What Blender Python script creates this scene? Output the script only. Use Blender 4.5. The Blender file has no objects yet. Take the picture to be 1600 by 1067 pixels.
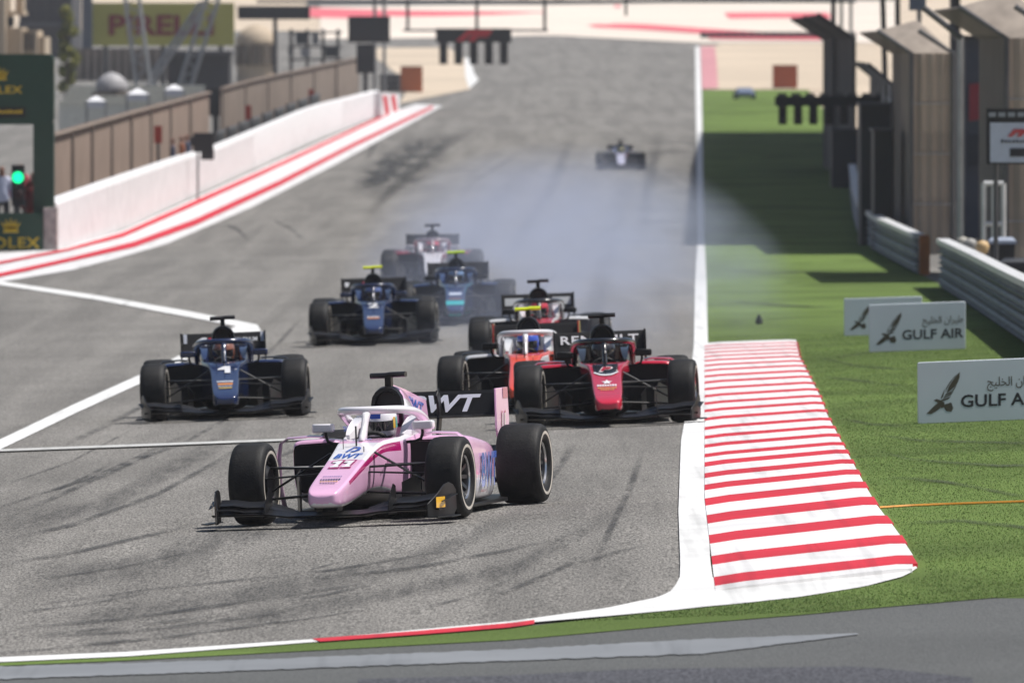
import bpy, bmesh, math, random
from mathutils import Vector, Matrix
random.seed(7)
R = math.radians
scene = bpy.context.scene
COL = scene.collection

# ------------------------------------------------------------------ camera, sky, sun, exposure
F = 20000.0                 # focal length in photo pixels (1600 px wide photo)
HC = 4.0                    # lens height above the mid track
YH = 100.0                  # pixel row of the level horizon
PITCH = math.atan((533.5 - YH) / F)
cam_d = bpy.data.cameras.new('camera')
cam = bpy.data.objects.new('camera', cam_d); COL.objects.link(cam)
cam_d.sensor_fit = 'HORIZONTAL'; cam_d.sensor_width = 36.0
cam_d.lens = F / 1600.0 * 36.0
cam_d.clip_start = 0.5; cam_d.clip_end = 9000
cam.location = (0, 0, HC)
cam.rotation_euler = (math.pi / 2 - PITCH, 0, 0)
cam_d.dof.use_dof = True
cam_d.dof.focus_distance = 103.0
cam_d.dof.aperture_fstop = cam_d.lens / 1000.0 / 0.060
cam_d.dof.aperture_blades = 9
scene.camera = cam

SUN_AZ, SUN_EL = R(80), R(63)
world = bpy.data.worlds.new('World'); scene.world = world
world.use_nodes = True
wn = world.node_tree
sky = wn.nodes.new('ShaderNodeTexSky'); sky.sky_type = 'NISHITA'; sky.sun_disc = False
sky.sun_elevation = SUN_EL; sky.sun_rotation = SUN_AZ
sky.air_density = 1.0; sky.dust_density = 2.0; sky.ozone_density = 1.0
bg = wn.nodes['Background']; bg.inputs['Strength'].default_value = 0.07
wn.links.new(sky.outputs[0], bg.inputs['Color'])
sun_d = bpy.data.lights.new('sun', 'SUN'); sun_d.energy = 5.0; sun_d.angle = R(0.53)
sun_d.color = (1.0, 0.965, 0.915)
sun = bpy.data.objects.new('sun', sun_d); COL.objects.link(sun)
to_sun = Vector((math.sin(SUN_AZ) * math.cos(SUN_EL), math.cos(SUN_AZ) * math.cos(SUN_EL), math.sin(SUN_EL)))
sun.rotation_euler = to_sun.to_track_quat('Z', 'Y').to_euler()
sun.location = to_sun * 200
vs = scene.view_settings
vs.view_transform = 'Standard'; vs.look = 'None'; vs.gamma = 1.0; vs.use_curve_mapping = False
vs.exposure = 0.12
scene.render.engine = 'CYCLES'
scene.cycles.use_denoising = True
scene.cycles.max_bounces = 6; scene.cycles.diffuse_bounces = 3; scene.cycles.glossy_bounces = 3
scene.cycles.transparent_max_bounces = 16; scene.cycles.volume_bounces = 1
scene.cycles.sample_clamp_indirect = 6.0
scene.cycles.volume_step_rate = 3.0; scene.cycles.volume_max_steps = 96

# ------------------------------------------------------------------ terrain and pixel to place
def pchip(tab):
    xs = [a for a, b in tab]; ys = [b for a, b in tab]; n = len(xs)
    h = [xs[i+1]-xs[i] for i in range(n-1)]; dl = [(ys[i+1]-ys[i])/h[i] for i in range(n-1)]
    m = [0.0]*n; m[0] = dl[0]; m[-1] = dl[-1]
    for i in range(1, n-1):
        if dl[i-1]*dl[i] > 0:
            w1 = 2*h[i]+h[i-1]; w2 = h[i]+2*h[i-1]
            m[i] = (w1+w2)/(w1/dl[i-1]+w2/dl[i])
    def f(x):
        if x <= xs[0]: return ys[0]
        if x >= xs[-1]: return ys[-1]
        lo, hi = 0, n-1
        while hi-lo > 1:
            k = (lo+hi)//2
            if xs[k] <= x: lo = k
            else: hi = k
        t = (x-xs[lo])/h[lo]
        return ((1+2*t)*(1-t)**2*ys[lo]+t*(1-t)**2*h[lo]*m[lo]+t*t*(3-2*t)*ys[lo+1]+t*t*(t-1)*h[lo]*m[lo+1])
    return f
G_ = pchip([(-60, .42), (60, .42), (85, .40), (103, .385), (120, .28), (140, .13), (165, -.04), (194, -.15), (250, -.13),
            (350, -.09), (488, -.05), (600, .85), (700, 2.0), (800, 3.2), (1000, 5.6), (1300, 9.0), (1700, 14.5), (2300, 18.0), (6000, 18.5)])
C_ = pchip([(-60, .04), (150, .04), (194, .028), (260, .0), (6000, 0.0)])
def gz(x, y):
    return G_(y) + C_(y) * max(-12.0, min(12.0, x))
CF = Vector((0, math.cos(PITCH), -math.sin(PITCH))); CU = Vector((0, math.sin(PITCH), math.cos(PITCH)))
def ray(px, py):
    return Vector(((px - 800.0) / F, 0, 0)) + CU * (-(py - 533.5) / F) + CF
def PD(px, py, d):
    """point on the pixel's ray at distance d along the track (world y)"""
    r = ray(px, py); t = d / r.y
    return Vector((0, 0, HC)) + r * t
def P(px, py, lift=0.0):
    """where the pixel's ray meets the ground"""
    r = ray(px, py)
    def f(d):
        t = d / r.y
        return HC + r.z * t - gz(r.x * t, d) - lift
    lo, hi = 20.0, None
    d = 20.0
    while d < 5000:
        if f(d) <= 0: hi = d; break
        lo = d; d *= 1.03
    if hi is None: hi = 5000
    for _ in range(40):
        m = (lo + hi) / 2
        if f(m) > 0: lo = m
        else: hi = m
    return PD(px, py, hi)
def ppm(d): return F / d        # photo pixels per metre at that distance
def onground(x, y, lift=0.0): return Vector((x, y, gz(x, y) + lift))
def GX(px, d, lift=0.0):
    x = (px - 800.0) / F * d
    return onground(x, d, lift)

# ------------------------------------------------------------------ materials
MATS = {}
def nodes_of(name):
    m = bpy.data.materials.new(name); m.use_nodes = True
    nt = m.node_tree; b = nt.nodes['Principled BSDF']
    return m, nt, b
def hexc(h):
    h = h.lstrip('#'); v = [int(h[i:i+2], 16) / 255 for i in (0, 2, 4)]
    return tuple(c / 12.92 if c <= .04045 else ((c + .055) / 1.055) ** 2.4 for c in v)
def plain(name, col, rough=.5, metal=0.0, var=.12, scale=6.0, coat=0.0, bump=0.0, bscale=40.0, spec=.5, emit=0.0):
    """one base colour with a little mottling, optional relief"""
    key = (name,)
    if key in MATS: return MATS[key]
    m, nt, b = nodes_of(name)
    tc = nt.nodes.new('ShaderNodeTexCoord')
    nz = nt.nodes.new('ShaderNodeTexNoise'); nz.inputs['Scale'].default_value = scale; nz.inputs['Detail'].default_value = 5
    nt.links.new(tc.outputs['Object'], nz.inputs['Vector'])
    mr = nt.nodes.new('ShaderNodeMapRange'); mr.inputs[1].default_value = .3; mr.inputs[2].default_value = .7
    mr.inputs[3].default_value = 1 - var; mr.inputs[4].default_value = 1 + var
    nt.links.new(nz.outputs['Fac'], mr.inputs[0])
    mx = nt.nodes.new('ShaderNodeMix'); mx.data_type = 'RGBA'; mx.blend_type = 'MULTIPLY'; mx.inputs[0].default_value = 1
    mx.inputs[6].default_value = (*col, 1)
    nt.links.new(mr.outputs[0], mx.inputs[7])
    nt.links.new(mx.outputs[2], b.inputs['Base Color'])
    b.inputs['Roughness'].default_value = rough; b.inputs['Metallic'].default_value = metal
    b.inputs['Specular IOR Level'].default_value = spec
    b.inputs['Coat Weight'].default_value = coat; b.inputs['Coat Roughness'].default_value = .06
    if emit:
        b.inputs['Emission Color'].default_value = (*col, 1); b.inputs['Emission Strength'].default_value = emit
    if bump:
        n2 = nt.nodes.new('ShaderNodeTexNoise'); n2.inputs['Scale'].default_value = bscale; n2.inputs['Detail'].default_value = 4
        nt.links.new(tc.outputs['Object'], n2.inputs['Vector'])
        bp = nt.nodes.new('ShaderNodeBump'); bp.inputs['Strength'].default_value = bump; bp.inputs['Distance'].default_value = .02
        nt.links.new(n2.outputs['Fac'], bp.inputs['Height']); nt.links.new(bp.outputs[0], b.inputs['Normal'])
    MATS[key] = m
    return m
def paint(h, rough=.24, coat=.8):
    c = hexc(h); return plain('paint_' + h.strip('#') + ('' if coat else '_flat'), c, rough, 0, .06, 3.0, coat)
def flat(h, rough=.6): return plain('matte_' + h.strip('#'), hexc(h), rough, 0, .08, 5.0)

def asphalt_mat(name, c0, c1, grain=55.0, streak=True, tone=1.0):
    m, nt, b = nodes_of(name); L = nt.links
    tc = nt.nodes.new('ShaderNodeTexCoord')
    vo = nt.nodes.new('ShaderNodeTexNoise'); vo.inputs['Scale'].default_value = 1.0; vo.inputs['Detail'].default_value = 3; vo.inputs['Roughness'].default_value = .7
    mg = nt.nodes.new('ShaderNodeMapping'); mg.inputs['Scale'].default_value = (grain, grain*.12, grain); mg.inputs['Rotation'].default_value = (0, 0, .05)
    L.new(tc.outputs['Object'], mg.inputs['Vector']); L.new(mg.outputs[0], vo.inputs['Vector'])
    r1 = nt.nodes.new('ShaderNodeValToRGB'); e = r1.color_ramp.elements
    e[0].position = .36; e[0].color = (*[c*(.40 if streak else .8) for c in c0], 1); e[1].position = .66; e[1].color = (*[c*(1.44 if streak else 1.15) for c in c1], 1)
    L.new(vo.outputs['Fac'], r1.inputs[0])
    # broad patches of old and worn surface
    n1 = nt.nodes.new('ShaderNodeTexNoise'); n1.inputs['Scale'].default_value = .16; n1.inputs['Detail'].default_value = 6; n1.inputs['Roughness'].default_value = .6
    L.new(tc.outputs['Object'], n1.inputs['Vector'])
    m1 = nt.nodes.new('ShaderNodeMapRange'); m1.inputs[1].default_value = .3; m1.inputs[2].default_value = .7; m1.inputs[3].default_value = .86*tone; m1.inputs[4].default_value = 1.12*tone
    L.new(n1.outputs['Fac'], m1.inputs[0])
    # rubbered lines stretched along the driving direction
    mp = nt.nodes.new('ShaderNodeMapping'); mp.inputs['Scale'].default_value = (1.3, .035, 1)
    mp.inputs['Rotation'].default_value = (0, 0, .10)
    L.new(tc.outputs['Object'], mp.inputs['Vector'])
    n2 = nt.nodes.new('ShaderNodeTexNoise'); n2.inputs['Scale'].default_value = 1.0; n2.inputs['Detail'].default_value = 4; n2.inputs['Distortion'].default_value = .6
    L.new(mp.outputs[0], n2.inputs['Vector'])
    m2 = nt.nodes.new('ShaderNodeMapRange'); m2.inputs[1].default_value = .38; m2.inputs[2].default_value = .62; m2.inputs[3].default_value = .80 if streak else 1; m2.inputs[4].default_value = 1.06 if streak else 1
    L.new(n2.outputs['Fac'], m2.inputs[0])
    mu = nt.nodes.new('ShaderNodeMath'); mu.operation = 'MULTIPLY'; L.new(m1.outputs[0], mu.inputs[0]); L.new(m2.outputs[0], mu.inputs[1])
    mx = nt.nodes.new('ShaderNodeMix'); mx.data_type = 'RGBA'; mx.blend_type = 'MULTIPLY'; mx.inputs[0].default_value = 1
    L.new(r1.outputs[0], mx.inputs[6]); L.new(mu.outputs[0], mx.inputs[7])
    L.new(mx.outputs[2], b.inputs['Base Color'])
    b.inputs['Roughness'].default_value = .85; b.inputs['Specular IOR Level'].default_value = .25
    bp = nt.nodes.new('ShaderNodeBump'); bp.inputs['Strength'].default_value = .5; bp.inputs['Distance'].default_value = .012
    L.new(vo.outputs['Fac'], bp.inputs['Height']); L.new(bp.outputs[0], b.inputs['Normal'])
    return m
def grass_mat():
    m, nt, b = nodes_of('verge_grass'); L = nt.links
    tc = nt.nodes.new('ShaderNodeTexCoord')
    n0 = nt.nodes.new('ShaderNodeTexNoise'); n0.inputs['Scale'].default_value = 45; n0.inputs['Detail'].default_value = 4
    L.new(tc.outputs['Object'], n0.inputs['Vector'])
    r = nt.nodes.new('ShaderNodeValToRGB'); e = r.color_ramp.elements
    e[0].position = .3; e[0].color = (.075, .120, .026, 1); e[1].position = .72; e[1].color = (.155, .225, .060, 1)
    L.new(n0.outputs['Fac'], r.inputs[0])
    mp = nt.nodes.new('ShaderNodeMapping'); mp.inputs['Scale'].default_value = (.10, .16, 1)
    L.new(tc.outputs['Object'], mp.inputs['Vector'])
    n1 = nt.nodes.new('ShaderNodeTexNoise'); n1.inputs['Scale'].default_value = 1.0; n1.inputs['Detail'].default_value = 5
    L.new(mp.outputs[0], n1.inputs['Vector'])
    mr = nt.nodes.new('ShaderNodeMapRange'); mr.inputs[1].default_value = .3; mr.inputs[2].default_value = .7; mr.inputs[3].default_value = .72; mr.inputs[4].default_value = 1.22
    L.new(n1.outputs['Fac'], mr.inputs[0])
    # wheel-tracks left by cars that ran wide: long narrow darker bands
    mp2 = nt.nodes.new('ShaderNodeMapping'); mp2.inputs['Scale'].default_value = (.22, .10, 1); mp2.inputs['Rotation'].default_value = (0, 0, 1.1)
    L.new(tc.outputs['Object'], mp2.inputs['Vector'])
    wv = nt.nodes.new('ShaderNodeTexNoise'); wv.inputs['Scale'].default_value = 1.0; wv.inputs['Detail'].default_value = 2; wv.inputs['Distortion'].default_value = 1.5
    L.new(mp2.outputs[0], wv.inputs['Vector'])
    m3 = nt.nodes.new('ShaderNodeMapRange'); m3.inputs[1].default_value = .40; m3.inputs[2].default_value = .47; m3.inputs[3].default_value = .78; m3.inputs[4].default_value = 1
    L.new(wv.outputs['Fac'], m3.inputs[0])
    mu = nt.nodes.new('ShaderNodeMath'); mu.operation = 'MULTIPLY'; L.new(mr.outputs[0], mu.inputs[0]); L.new(m3.outputs[0], mu.inputs[1])
    mx = nt.nodes.new('ShaderNodeMix'); mx.data_type = 'RGBA'; mx.blend_type = 'MULTIPLY'; mx.inputs[0].default_value = 1
    L.new(r.outputs[0], mx.inputs[6]); L.new(mu.outputs[0], mx.inputs[7])
    L.new(mx.outputs[2], b.inputs['Base Color'])
    b.inputs['Roughness'].default_value = .95; b.inputs['Specular IOR Level'].default_value = .15
    bp = nt.nodes.new('ShaderNodeBump'); bp.inputs['Strength'].default_value = .7; bp.inputs['Distance'].default_value = .03
    L.new(n0.outputs['Fac'], bp.inputs['Height']); L.new(bp.outputs[0], b.inputs['Normal'])
    return m
def worn_paint(name, col, wear=.25, scale=5.0, under=(.16, .155, .15)):
    """road paint, scuffed through to the surface in small patches, with dirty tyre scuffs"""
    m, nt, b = nodes_of(name); L = nt.links
    tc = nt.nodes.new('ShaderNodeTexCoord')
    n = nt.nodes.new('ShaderNodeTexNoise'); n.inputs['Scale'].default_value = scale; n.inputs['Detail'].default_value = 8; n.inputs['Roughness'].default_value = .7
    L.new(tc.outputs['Object'], n.inputs['Vector'])
    mr = nt.nodes.new('ShaderNodeMapRange'); mr.inputs[1].default_value = .62; mr.inputs[2].default_value = .80; mr.inputs[3].default_value = 0; mr.inputs[4].default_value = wear
    L.new(n.outputs['Fac'], mr.inputs[0])
    mx = nt.nodes.new('ShaderNodeMix'); mx.data_type = 'RGBA'
    mx.inputs[6].default_value = (*col, 1); mx.inputs[7].default_value = (*under, 1)
    L.new(mr.outputs[0], mx.inputs[0])
    n2 = nt.nodes.new('ShaderNodeTexNoise'); n2.inputs['Scale'].default_value = .9; n2.inputs['Detail'].default_value = 5
    L.new(tc.outputs['Object'], n2.inputs['Vector'])
    m2 = nt.nodes.new('ShaderNodeMapRange'); m2.inputs[1].default_value = .35; m2.inputs[2].default_value = .65; m2.inputs[3].default_value = .88; m2.inputs[4].default_value = 1.04
    L.new(n2.outputs['Fac'], m2.inputs[0])
    mp = nt.nodes.new('ShaderNodeMapping'); mp.inputs['Scale'].default_value = (7.0, .12, 1); mp.inputs['Rotation'].default_value = (0, 0, .03)
    L.new(tc.outputs['Object'], mp.inputs['Vector'])
    n4 = nt.nodes.new('ShaderNodeTexNoise'); n4.inputs['Scale'].default_value = 1.0; n4.inputs['Detail'].default_value = 4; L.new(mp.outputs[0], n4.inputs['Vector'])
    m4 = nt.nodes.new('ShaderNodeMapRange'); m4.inputs[1].default_value = .54; m4.inputs[2].default_value = .80; m4.inputs[3].default_value = 1; m4.inputs[4].default_value = .68
    L.new(n4.outputs['Fac'], m4.inputs[0])
    mm = nt.nodes.new('ShaderNodeMath'); mm.operation = 'MULTIPLY'; L.new(m2.outputs[0], mm.inputs[0]); L.new(m4.outputs[0], mm.inputs[1])
    m3 = nt.nodes.new('ShaderNodeMix'); m3.data_type = 'RGBA'; m3.blend_type = 'MULTIPLY'; m3.inputs[0].default_value = 1
    L.new(mx.outputs[2], m3.inputs[6]); L.new(mm.outputs[0], m3.inputs[7])
    L.new(m3.outputs[2], b.inputs['Base Color']); b.inputs['Roughness'].default_value = .6; b.inputs['Specular IOR Level'].default_value = .3
    return m
def streak_mat():
    m, nt, b = nodes_of('rubber_and_dark_streak'); L = nt.links
    tc = nt.nodes.new('ShaderNodeTexCoord')
    mp = nt.nodes.new('ShaderNodeMapping'); mp.inputs['Scale'].default_value = (2.2, .28, 1)
    L.new(tc.outputs['Object'], mp.inputs['Vector'])
    n = nt.nodes.new('ShaderNodeTexNoise'); n.inputs['Scale'].default_value = 1.6; n.inputs['Detail'].default_value = 7; n.inputs['Roughness'].default_value = .65
    L.new(mp.outputs[0], n.inputs['Vector'])
    uv = nt.nodes.new('ShaderNodeUVMap')
    sx = nt.nodes.new('ShaderNodeSeparateXYZ'); L.new(uv.outputs[0], sx.inputs[0])
    def bell(sock, pw):
        a = nt.nodes.new('ShaderNodeMath'); a.operation = 'SUBTRACT'; L.new(sock, a.inputs[0]); a.inputs[1].default_value = .5
        c = nt.nodes.new('ShaderNodeMath'); c.operation = 'ABSOLUTE'; L.new(a.outputs[0], c.inputs[0])
        d = nt.nodes.new('ShaderNodeMapRange'); d.interpolation_type = 'SMOOTHSTEP'; d.inputs[1].default_value = .5; d.inputs[2].default_value = pw; d.inputs[3].default_value = 0; d.inputs[4].default_value = 1
        L.new(c.outputs[0], d.inputs[0]); return d.outputs[0]
    a1 = bell(sx.outputs[0], .1); a2 = bell(sx.outputs[1], .2)
    mr = nt.nodes.new('ShaderNodeMapRange'); mr.inputs[1].default_value = .36; mr.inputs[2].default_value = .66; mr.inputs[3].default_value = 0.0; mr.inputs[4].default_value = .66
    L.new(n.outputs['Fac'], mr.inputs[0])
    q1 = nt.nodes.new('ShaderNodeMath'); q1.operation = 'MULTIPLY'; L.new(a1, q1.inputs[0]); L.new(a2, q1.inputs[1])
    q2 = nt.nodes.new('ShaderNodeMath'); q2.operation = 'MULTIPLY'; L.new(q1.outputs[0], q2.inputs[0]); L.new(mr.outputs[0], q2.inputs[1])
    b.inputs['Base Color'].default_value = (.035, .035, .036, 1); b.inputs['Roughness'].default_value = .75
    L.new(q2.outputs[0], b.inputs['Alpha'])
    return m
M_ASPH = asphalt_mat('track_asphalt', (.158, .150, .139), (.212, .202, .187), 58)
M_ROAD = asphalt_mat('service_asphalt', (.095, .098, .098), (.090, .093, .092), 50, False)
M_GRASS = grass_mat()
M_WHITE = worn_paint('line_white', (.70, .70, .69), .55, 4.0)
M_THIN = worn_paint('line_white_old', (.50, .50, .485), .8, 6.0)
M_KRED = worn_paint('kerb_red', (.55, .018, .035), .30, 5.0, (.62, .30, .30))
M_KWHITE = worn_paint('kerb_white', (.70, .69, .69), .18, 4.0, (.42, .41, .40))
M_GREYLINE = worn_paint('line_grey', (.205, .215, .228), 1.0, 7.0, (.10, .10, .10))
M_SAND = plain('desert_sand', (.50, .41, .31), .9, 0, .14, .05, 0, .3, 4)
M_STREAK = streak_mat()
M_TYRE = plain('tyre_rubber', (.012, .012, .0125), .6, 0, .3, 14, 0, .15, 60, .22)
M_BLACK = plain('carbon_black', (.007, .007, .008), .38, 0, .3, 10, .05, 0, 40, .25)
M_DARK = plain('dark_interior', (.006, .006, .007), .7, 0, .2, 10)
M_RIM = plain('rim_metal', (.10, .10, .105), .32, .8, .1, 10)
M_LIP = plain('rim_lip', (.55, .55, .56), .22, .95, .05, 10)
M_RINGW = plain('tyre_band', (.50, .46, .40), .6, 0, .2, 10)
M_STEEL = plain('galvanised_steel', (.34, .35, .36), .45, .5, .12, 3)
M_DSTEEL = plain('dark_steel', (.07, .072, .078), .5, .3, .12, 3)

# ------------------------------------------------------------------ mesh helpers
class MB:
    def __init__(s): s.v = []; s.f = []; s.m = []; s.uv = None
    def add(s, pts): i = len(s.v); s.v += [tuple(p) for p in pts]; return i
    def face(s, idx, m=0): s.f.append(tuple(idx)); s.m.append(m)
    def box(s, c, d, m=0, M=None):
        c = Vector(c); x, y, z = d[0]/2, d[1]/2, d[2]/2
        pts = [Vector((sx*x, sy*y, sz*z)) for sx in (-1, 1) for sy in (-1, 1) for sz in (-1, 1)]
        if M is not None: pts = [M @ p for p in pts]
        i = s.add([p + c for p in pts])
        for q in ((0,1,3,2), (4,6,7,5), (0,4,5,1), (2,3,7,6), (0,2,6,4), (1,5,7,3)): s.face([i+k for k in q], m)
        return s
    def loft(s, secs, closed=True, cap=True, m=0, mf=None):
        n = len(secs[0]); base = [s.add(sec) for sec in secs]
        for a in range(len(secs)-1):
            for j in range(n if closed else n-1):
                k = (j+1) % n
                s.face((base[a]+j, base[a]+k, base[a+1]+k, base[a+1]+j), mf(a, j) if mf else m)
        if cap and closed:
            s.face([base[0]+j for j in reversed(range(n))], mf(-1, 0) if mf else m)
            s.face([base[-1]+j for j in range(n)], mf(-2, 0) if mf else m)
        return s
    def tube(s, path, rad, n=8, m=0, flat=None):
        path = [Vector(p) for p in path]; secs = []
        up = None
        for i, p in enumerate(path):
            t = (path[min(i+1, len(path)-1)] - path[max(i-1, 0)]).normalized()
            if up is None: up = Vector((0, 0, 1)) if abs(t.z) < .9 else Vector((1, 0, 0))
            a = t.cross(up).normalized(); b = a.cross(t).normalized(); up = b
            r = rad[i] if isinstance(rad, (list, tuple)) else rad
            r1, r2 = (r if flat is None else r*flat[0]), (r if flat is None else r*flat[1])
            secs.append([p + a*math.cos(2*math.pi*k/n)*r1 + b*math.sin(2*math.pi*k/n)*r2 for k in range(n)])
        return s.loft(secs, m=m)
    def lathe(s, prof, n=24, axis='x', c=(0, 0, 0), m=0, mf=None):
        """closed profile (a, r) turned about an axis through c"""
        c = Vector(c); secs = []
        for k in range(n):
            t = 2*math.pi*k/n; cs, sn = math.cos(t), math.sin(t); L_ = []
            for a, r in prof:
                if axis == 'x': L_.append(c + Vector((a, r*cs, r*sn)))
                elif axis == 'y': L_.append(c + Vector((r*cs, a, r*sn)))
                else: L_.append(c + Vector((r*cs, r*sn, a)))
            secs.append(L_)
        base = [s.add(q) for q in secs]; np_ = len(prof)
        for a in range(n):
            b = (a+1) % n
            for j in range(np_-1):
                s.face((base[a]+j, base[b]+j, base[b]+j+1, base[a]+j+1), mf(j) if mf else m)
        return s
    def prism(s, poly, o, u, v, w, m=0):
        """2-d polygon in plane (u, v) at o, thickened by vector w"""
        o, u, v, w = Vector(o), Vector(u), Vector(v), Vector(w); n = len(poly)
        i = s.add([o + u*a + v*b for a, b in poly] + [o + u*a + v*b + w for a, b in poly])
        s.face([i+k for k in range(n)], m); s.face([i+n+k for k in reversed(range(n))], m)
        for k in range(n):
            j = (k+1) % n; s.face((i+k, i+n+k, i+n+j, i+j), m)
        return s
    def mesh(s, name, nslots=1, smooth=35, fix=True):
        me = bpy.data.meshes.new(name); me.from_pydata(s.v, [], s.f)
        for _ in range(nslots): me.materials.append(None)
        me.polygons.foreach_set('material_index', s.m)
        if fix:
            bm = bmesh.new(); bm.from_mesh(me); bmesh.ops.recalc_face_normals(bm, faces=bm.faces); bm.to_mesh(me); bm.free()
        if smooth:
            me.shade_smooth(); me.set_sharp_from_angle(angle=R(smooth))
        me.update(); return me
    def obj(s, name, mats, parent=None, smooth=35, fix=True):
        if not isinstance(mats, (list, tuple)): mats = [mats]
        me = s.mesh(name, 0, smooth, fix)
        for m in mats: me.materials.append(m)
        o = bpy.data.objects.new(name, me); COL.objects.link(o)
        if parent is not None: o.parent = parent
        return o
def tag(o, label=None, cat=None, group=None, kind=None):
    if label: o['label'] = label
    if cat: o['category'] = cat
    if group: o['group'] = group
    if kind: o['kind'] = kind
    return o
def empty(name, loc=(0, 0, 0), rz=0):
    o = bpy.data.objects.new(name, None); COL.objects.link(o); o.location = loc; o.rotation_euler = (0, 0, rz); o.empty_display_size = .3
    return o
def thing(name, label, cat, loc=(0, 0, 0), rz=0, group=None):
    return tag(empty(name, loc, rz), label, cat, group)
def resample(pl, n):
    """n+1 points evenly along a pixel polyline"""
    L_ = [0.0]
    for a, b in zip(pl, pl[1:]): L_.append(L_[-1] + math.hypot(b[0]-a[0], b[1]-a[1]))
    out = []
    for k in range(n+1):
        t = L_[-1]*k/n; i = 0
        while i < len(pl)-2 and L_[i+1] < t: i += 1
        u = (t-L_[i])/max(1e-9, L_[i+1]-L_[i])
        out.append((pl[i][0]+(pl[i+1][0]-pl[i][0])*u, pl[i][1]+(pl[i+1][1]-pl[i][1])*u))
    return out
def sheet(name, A, B, n, m, lift, mat, parent=None, jit=0.0, raw=False):
    """a paved or painted sheet that follows the ground between two edge lines given in photo pixels"""
    A2 = A if raw else resample(A, n); B2 = B if raw else resample(B, n); n = len(A2) - 1
    mb = MB(); uvs = []
    for i in range(n+1):
        a = P(*A2[i]); b = P(*B2[i])
        if jit:
            w = (b - a); a = a + w*random.uniform(-jit, jit); b = b + w*random.uniform(-jit, jit)
        for j in range(m+1):
            t = j/m; q = a.lerp(b, t); mb.v.append((q.x, q.y, gz(q.x, q.y) + lift)); uvs.append((t, i/n))
    for i in range(n):
        for j in range(m):
            k = i*(m+1)+j; mb.face((k, k+1, k+m+2, k+m+1))
    me = mb.mesh(name, 0, 0, False)
    bm = bmesh.new(); bm.from_mesh(me)
    for f in bm.faces:
        if f.normal.z < 0: f.normal_flip()
    bm.to_mesh(me); bm.free()
    uvl = me.uv_layers.new(name='UVMap')
    for l in me.loops: uvl.data[l.index].uv = uvs[l.vertex_index]
    me.materials.append(mat)
    o = bpy.data.objects.new(name, me); COL.objects.link(o); o.parent = parent
    return o
# ---- text outlines are made once, before the scene fills up
TXT = {}
def text_data(key, s, bold=.0, shear=0.0, spacing=1.0, res=3):
    cu = bpy.data.curves.new('t', 'FONT'); cu.body = s; cu.size = 1; cu.shear = shear; cu.offset = bold; cu.resolution_u = res; cu.space_character = spacing
    ob = bpy.data.objects.new('t', cu); COL.objects.link(ob)
    bpy.context.view_layer.update()
    dg = bpy.context.evaluated_depsgraph_get()
    me = bpy.data.meshes.new_from_object(ob.evaluated_get(dg))
    vs_ = [(v.co.x, v.co.y) for v in me.vertices]; fs = [tuple(p.vertices) for p in me.polygons]
    bpy.data.objects.remove(ob); bpy.data.curves.remove(cu); bpy.data.meshes.remove(me)
    x0 = min(a for a, b in vs_); x1 = max(a for a, b in vs_); y0 = min(b for a, b in vs_); y1 = max(b for a, b in vs_)
    TXT[key] = ([((a-x0)/(x1-x0)-.5, (b-y0)/(y1-y0)-.5) for a, b in vs_], fs, (x1-x0)/(y1-y0))
for key, s, bo, sh, sp in (('BWT', 'BWT', .03, .25, 1.0), ('11', '11', .03, .2, .95), ('1', '1', .03, .0, 1), ('GULF', 'GULF AIR', .022, 0, 1.0),
                       ('ROLEX', 'ROLEX', .02, 0, 1.1), ('PIRELLI', 'PIRELLI', .03, 0, 1.0), ('RENAULT', 'RENAULT', .02, 0, 1.1), ('P', 'P', .03, .25, 1),
                       ('b', 'b', .03, .2, 1), ('2', '2', .03, 0, 1), ('MAGNUM', 'MAGNUM', .01, 0, 1),
                       ('AR', '\uFEDE\uFEF4\uFEE0\uFEA8\uFEDF\uFE8D'[::1], 0, 0, 1)):
    try: text_data(key, s, bo, sh, sp)
    except Exception as ex: print('text', key, ex)
AR_FULL = '\uFE9E\uFEF4\uFEE0\uFEA8\uFEDF\uFE8D \uFEE5\uFE8D\uFEAE\uFEF4\uFEC3'   # visual order, already shaped
text_data('AR', AR_FULL, .006, 0, .97)
def lettering(parent, key, o, u, v, w, h, mat, name='lettering', lift=.004, warp=None):
    vs_, fs, asp = TXT[key]; o, u, v = Vector(o), Vector(u).normalized(), Vector(v).normalized(); n = u.cross(v).normalized()
    mb = MB(); mb.v = [tuple((o + u*a*w + v*b*h + n*lift) if warp is None else warp(a*w, b*h)) for a, b in vs_]
    for f in fs: mb.face(f)
    return mb.obj(name, mat, parent, 0, False)
def polys(parent, plist, o, u, v, sc, mat, name='emblem', lift=.004):
    o, u, v = Vector(o), Vector(u).normalized(), Vector(v).normalized(); n = u.cross(v).normalized(); mb = MB()
    for pl in plist:
        i = mb.add([o + u*a*sc + v*b*sc + n*lift for a, b in pl]); mb.face([i+k for k in range(len(pl))])
    return mb.obj(name, mat, parent, 0, False)

# ------------------------------------------------------------------ the setting: ground, track, verge, paint
def build_ground():
    ys = []; y = -40.0
    while y < 3600:
        ys.append(y)
        y += 1.5 if 60 <= y < 260 else (3 if y < 700 else (12 if y < 1500 else 60))
    ys.append(3600)
    xs = [-900, -400, -160, -80, -40, -24, -12, -8, -4, 0, 4, 8, 12, 24, 40, 80, 160, 400, 900]
    mb = MB()
    for y in ys:
        for x in xs: mb.v.append((x, y, gz(x, y) - .012))
    n = len(xs)
    for i in range(len(ys)-1):
        for j in range(n-1): mb.face((i*n+j, i*n+j+1, i*n+n+j+1, i*n+n+j))
    return tag(mb.obj('ground', M_SAND, None, 0, False), kind='structure')
build_ground()
def struct(o): return tag(o, kind='structure')

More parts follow.
